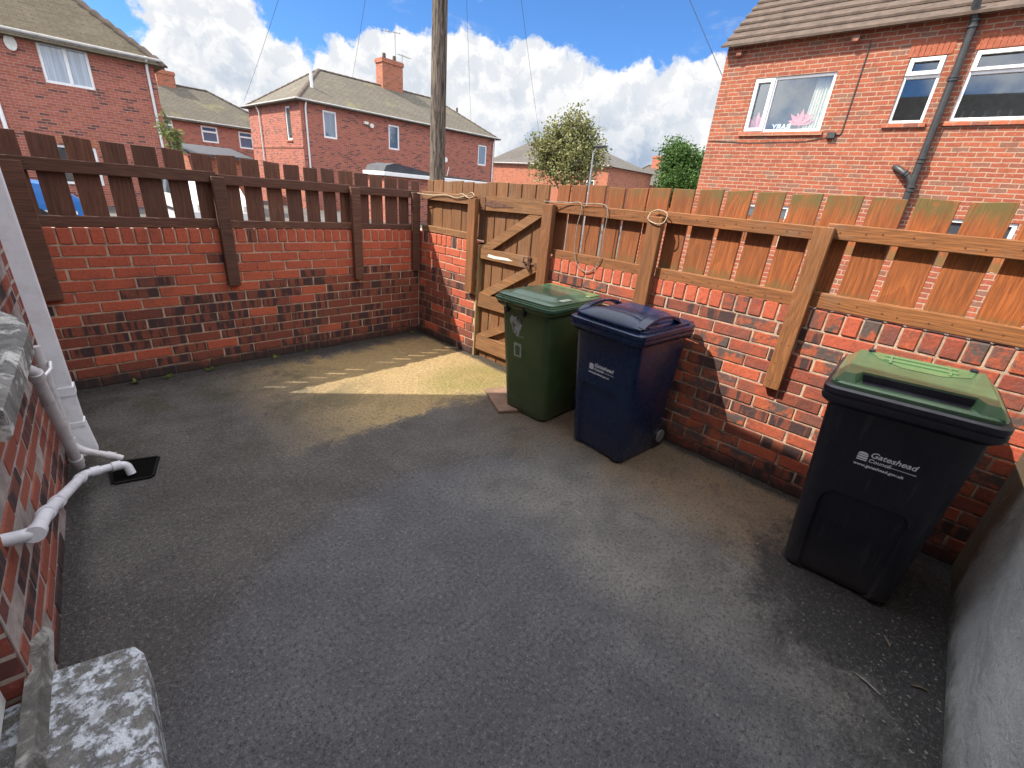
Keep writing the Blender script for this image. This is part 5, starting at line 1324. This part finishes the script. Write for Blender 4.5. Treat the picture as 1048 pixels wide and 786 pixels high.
dd = t.n('ShaderNodeVectorMath', operation='ADD', inp={0: dirn, 1: dis}).outputs[0]
BL = [(0.2488, 0.9497, 0.1899, 0.0779), (0.2959, 0.9413, 0.1622, 0.0867), (0.2254, 0.9687, 0.1036, 0.078), (0.3547, 0.9246, 0.1389, 0.0689), (0.2709, 0.9348, 0.2297, 0.0654), (0.3737, 0.9223, 0.0985, 0.0724), (0.2049, 0.9641, 0.1687, 0.032), (0.4475, 0.8797, 0.1609, 0.0443), (0.4972, 0.8487, 0.1802, 0.0578), (0.5175, 0.8326, 0.1976, 0.0445), (0.5623, 0.8075, 0.1782, 0.0749), (0.6304, 0.7514, 0.195, 0.0599), (0.6464, 0.7309, 0.2188, 0.0356), (0.6934, 0.6976, 0.1803, 0.0683), (0.7239, 0.656, 0.2136, 0.046), (0.7499, 0.6369, 0.179, 0.0648), (0.7941, 0.5862, 0.1603, 0.0549), (0.8324, 0.5269, 0.1717, 0.0602), (0.8217, 0.5546, 0.1312, 0.0788), (0.8729, 0.4583, 0.1674, 0.0653), (0.8925, 0.4088, 0.1907, 0.0498), (0.5989, 0.795, 0.0967, 0.1375), (0.7538, 0.6509, 0.0899, 0.1395), (0.8645, 0.4951, 0.0862, 0.1333), (0.4777, 0.8739, 0.0895, 0.1047)]
cov = None; lit = None
for x, y, z, r in BL:
    v = Vector((x, y, z)).normalized()
    ds = t.n('ShaderNodeVectorMath', operation='DISTANCE', inp={0: dd, 1: tuple(v)}).outputs['Value']
    f = t.ramp(ds, 0.0, r * 1.25, 1.0, 0.0, smooth=False)
    cov = f if cov is None else t.math('MAXIMUM', cov, f)
n1 = t.noise(dd, 30.0, 8, .62)
fld = t.math('ADD', cov, t.math('MULTIPLY', t.math('SUBTRACT', n1, .5), .75))
mask = t.ramp(fld, .11, .30)
# wispy veil of thin cloud
wis = t.n('ShaderNodeTexNoise', inp={'Vector': t.n('ShaderNodeVectorMath', operation='MULTIPLY', inp={0: dirn, 1: (6, 6, 16)}).outputs[0], 'Scale': 1.0, 'Detail': 7.0, 'Roughness': .62}).outputs['Fac']
mask = t.math('MAXIMUM', mask, t.ramp(wis, .56, .80, 0, .45))
# light and shade inside the cloud from its own density: sunward billows bright, bases blue grey
d2 = t.n('ShaderNodeVectorMath', operation='ADD', inp={0: dd, 1: tuple(sdir * .022)}).outputs[0]
na = t.noise(dd, 17.0, 7, .6); nb_ = t.noise(d2, 17.0, 7, .6)
sh_ = t.ramp(t.math('SUBTRACT', na, nb_), -.10, .10, 0, 1)
thick = t.ramp(t.math('ADD', cov, t.math('MULTIPLY', t.math('SUBTRACT', na, .5), .9)), .35, .95)
_, _, dz_ = t.xyz(dirn)
base_sh = t.math('MULTIPLY', thick, t.ramp(dz_, .22, .05, .1, 1.0))
br = t.math('ADD', t.math('SUBTRACT', .74, t.math('MULTIPLY', base_sh, .62)), t.math('MULTIPLY', sh_, .34))
ccol = t.mix(br, (.30, .42, .60), (1.0, 1.0, 1.0))
CLOUD = .40
ccol2 = t.n('ShaderNodeVectorMath', operation='SCALE', inp={0: ccol, 'Scale': CLOUD}).outputs[0]
skc = t.n('ShaderNodeVectorMath', operation='SCALE', inp={0: sky.outputs[0], 'Scale': SKYF}).outputs[0]
skc = t.mix(1.0, skc, (.50, .84, 1.27), 'MULTIPLY')
fin_ = t.mix(mask, skc, ccol2)
# unseen bright cloud added overhead and behind the camera to fill the shade
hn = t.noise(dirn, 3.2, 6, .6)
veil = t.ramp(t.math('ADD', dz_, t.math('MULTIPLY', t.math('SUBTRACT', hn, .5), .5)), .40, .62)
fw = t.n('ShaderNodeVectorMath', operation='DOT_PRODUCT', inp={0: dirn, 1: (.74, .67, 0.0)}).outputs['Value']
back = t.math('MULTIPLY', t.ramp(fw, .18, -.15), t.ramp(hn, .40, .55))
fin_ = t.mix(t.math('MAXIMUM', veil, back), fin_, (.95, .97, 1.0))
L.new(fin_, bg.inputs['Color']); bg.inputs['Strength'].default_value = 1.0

S.view_settings.view_transform = 'Standard'; S.view_settings.look = 'None'; S.view_settings.exposure = 1.35; S.view_settings.gamma = 1.0
S.render.engine = 'CYCLES'
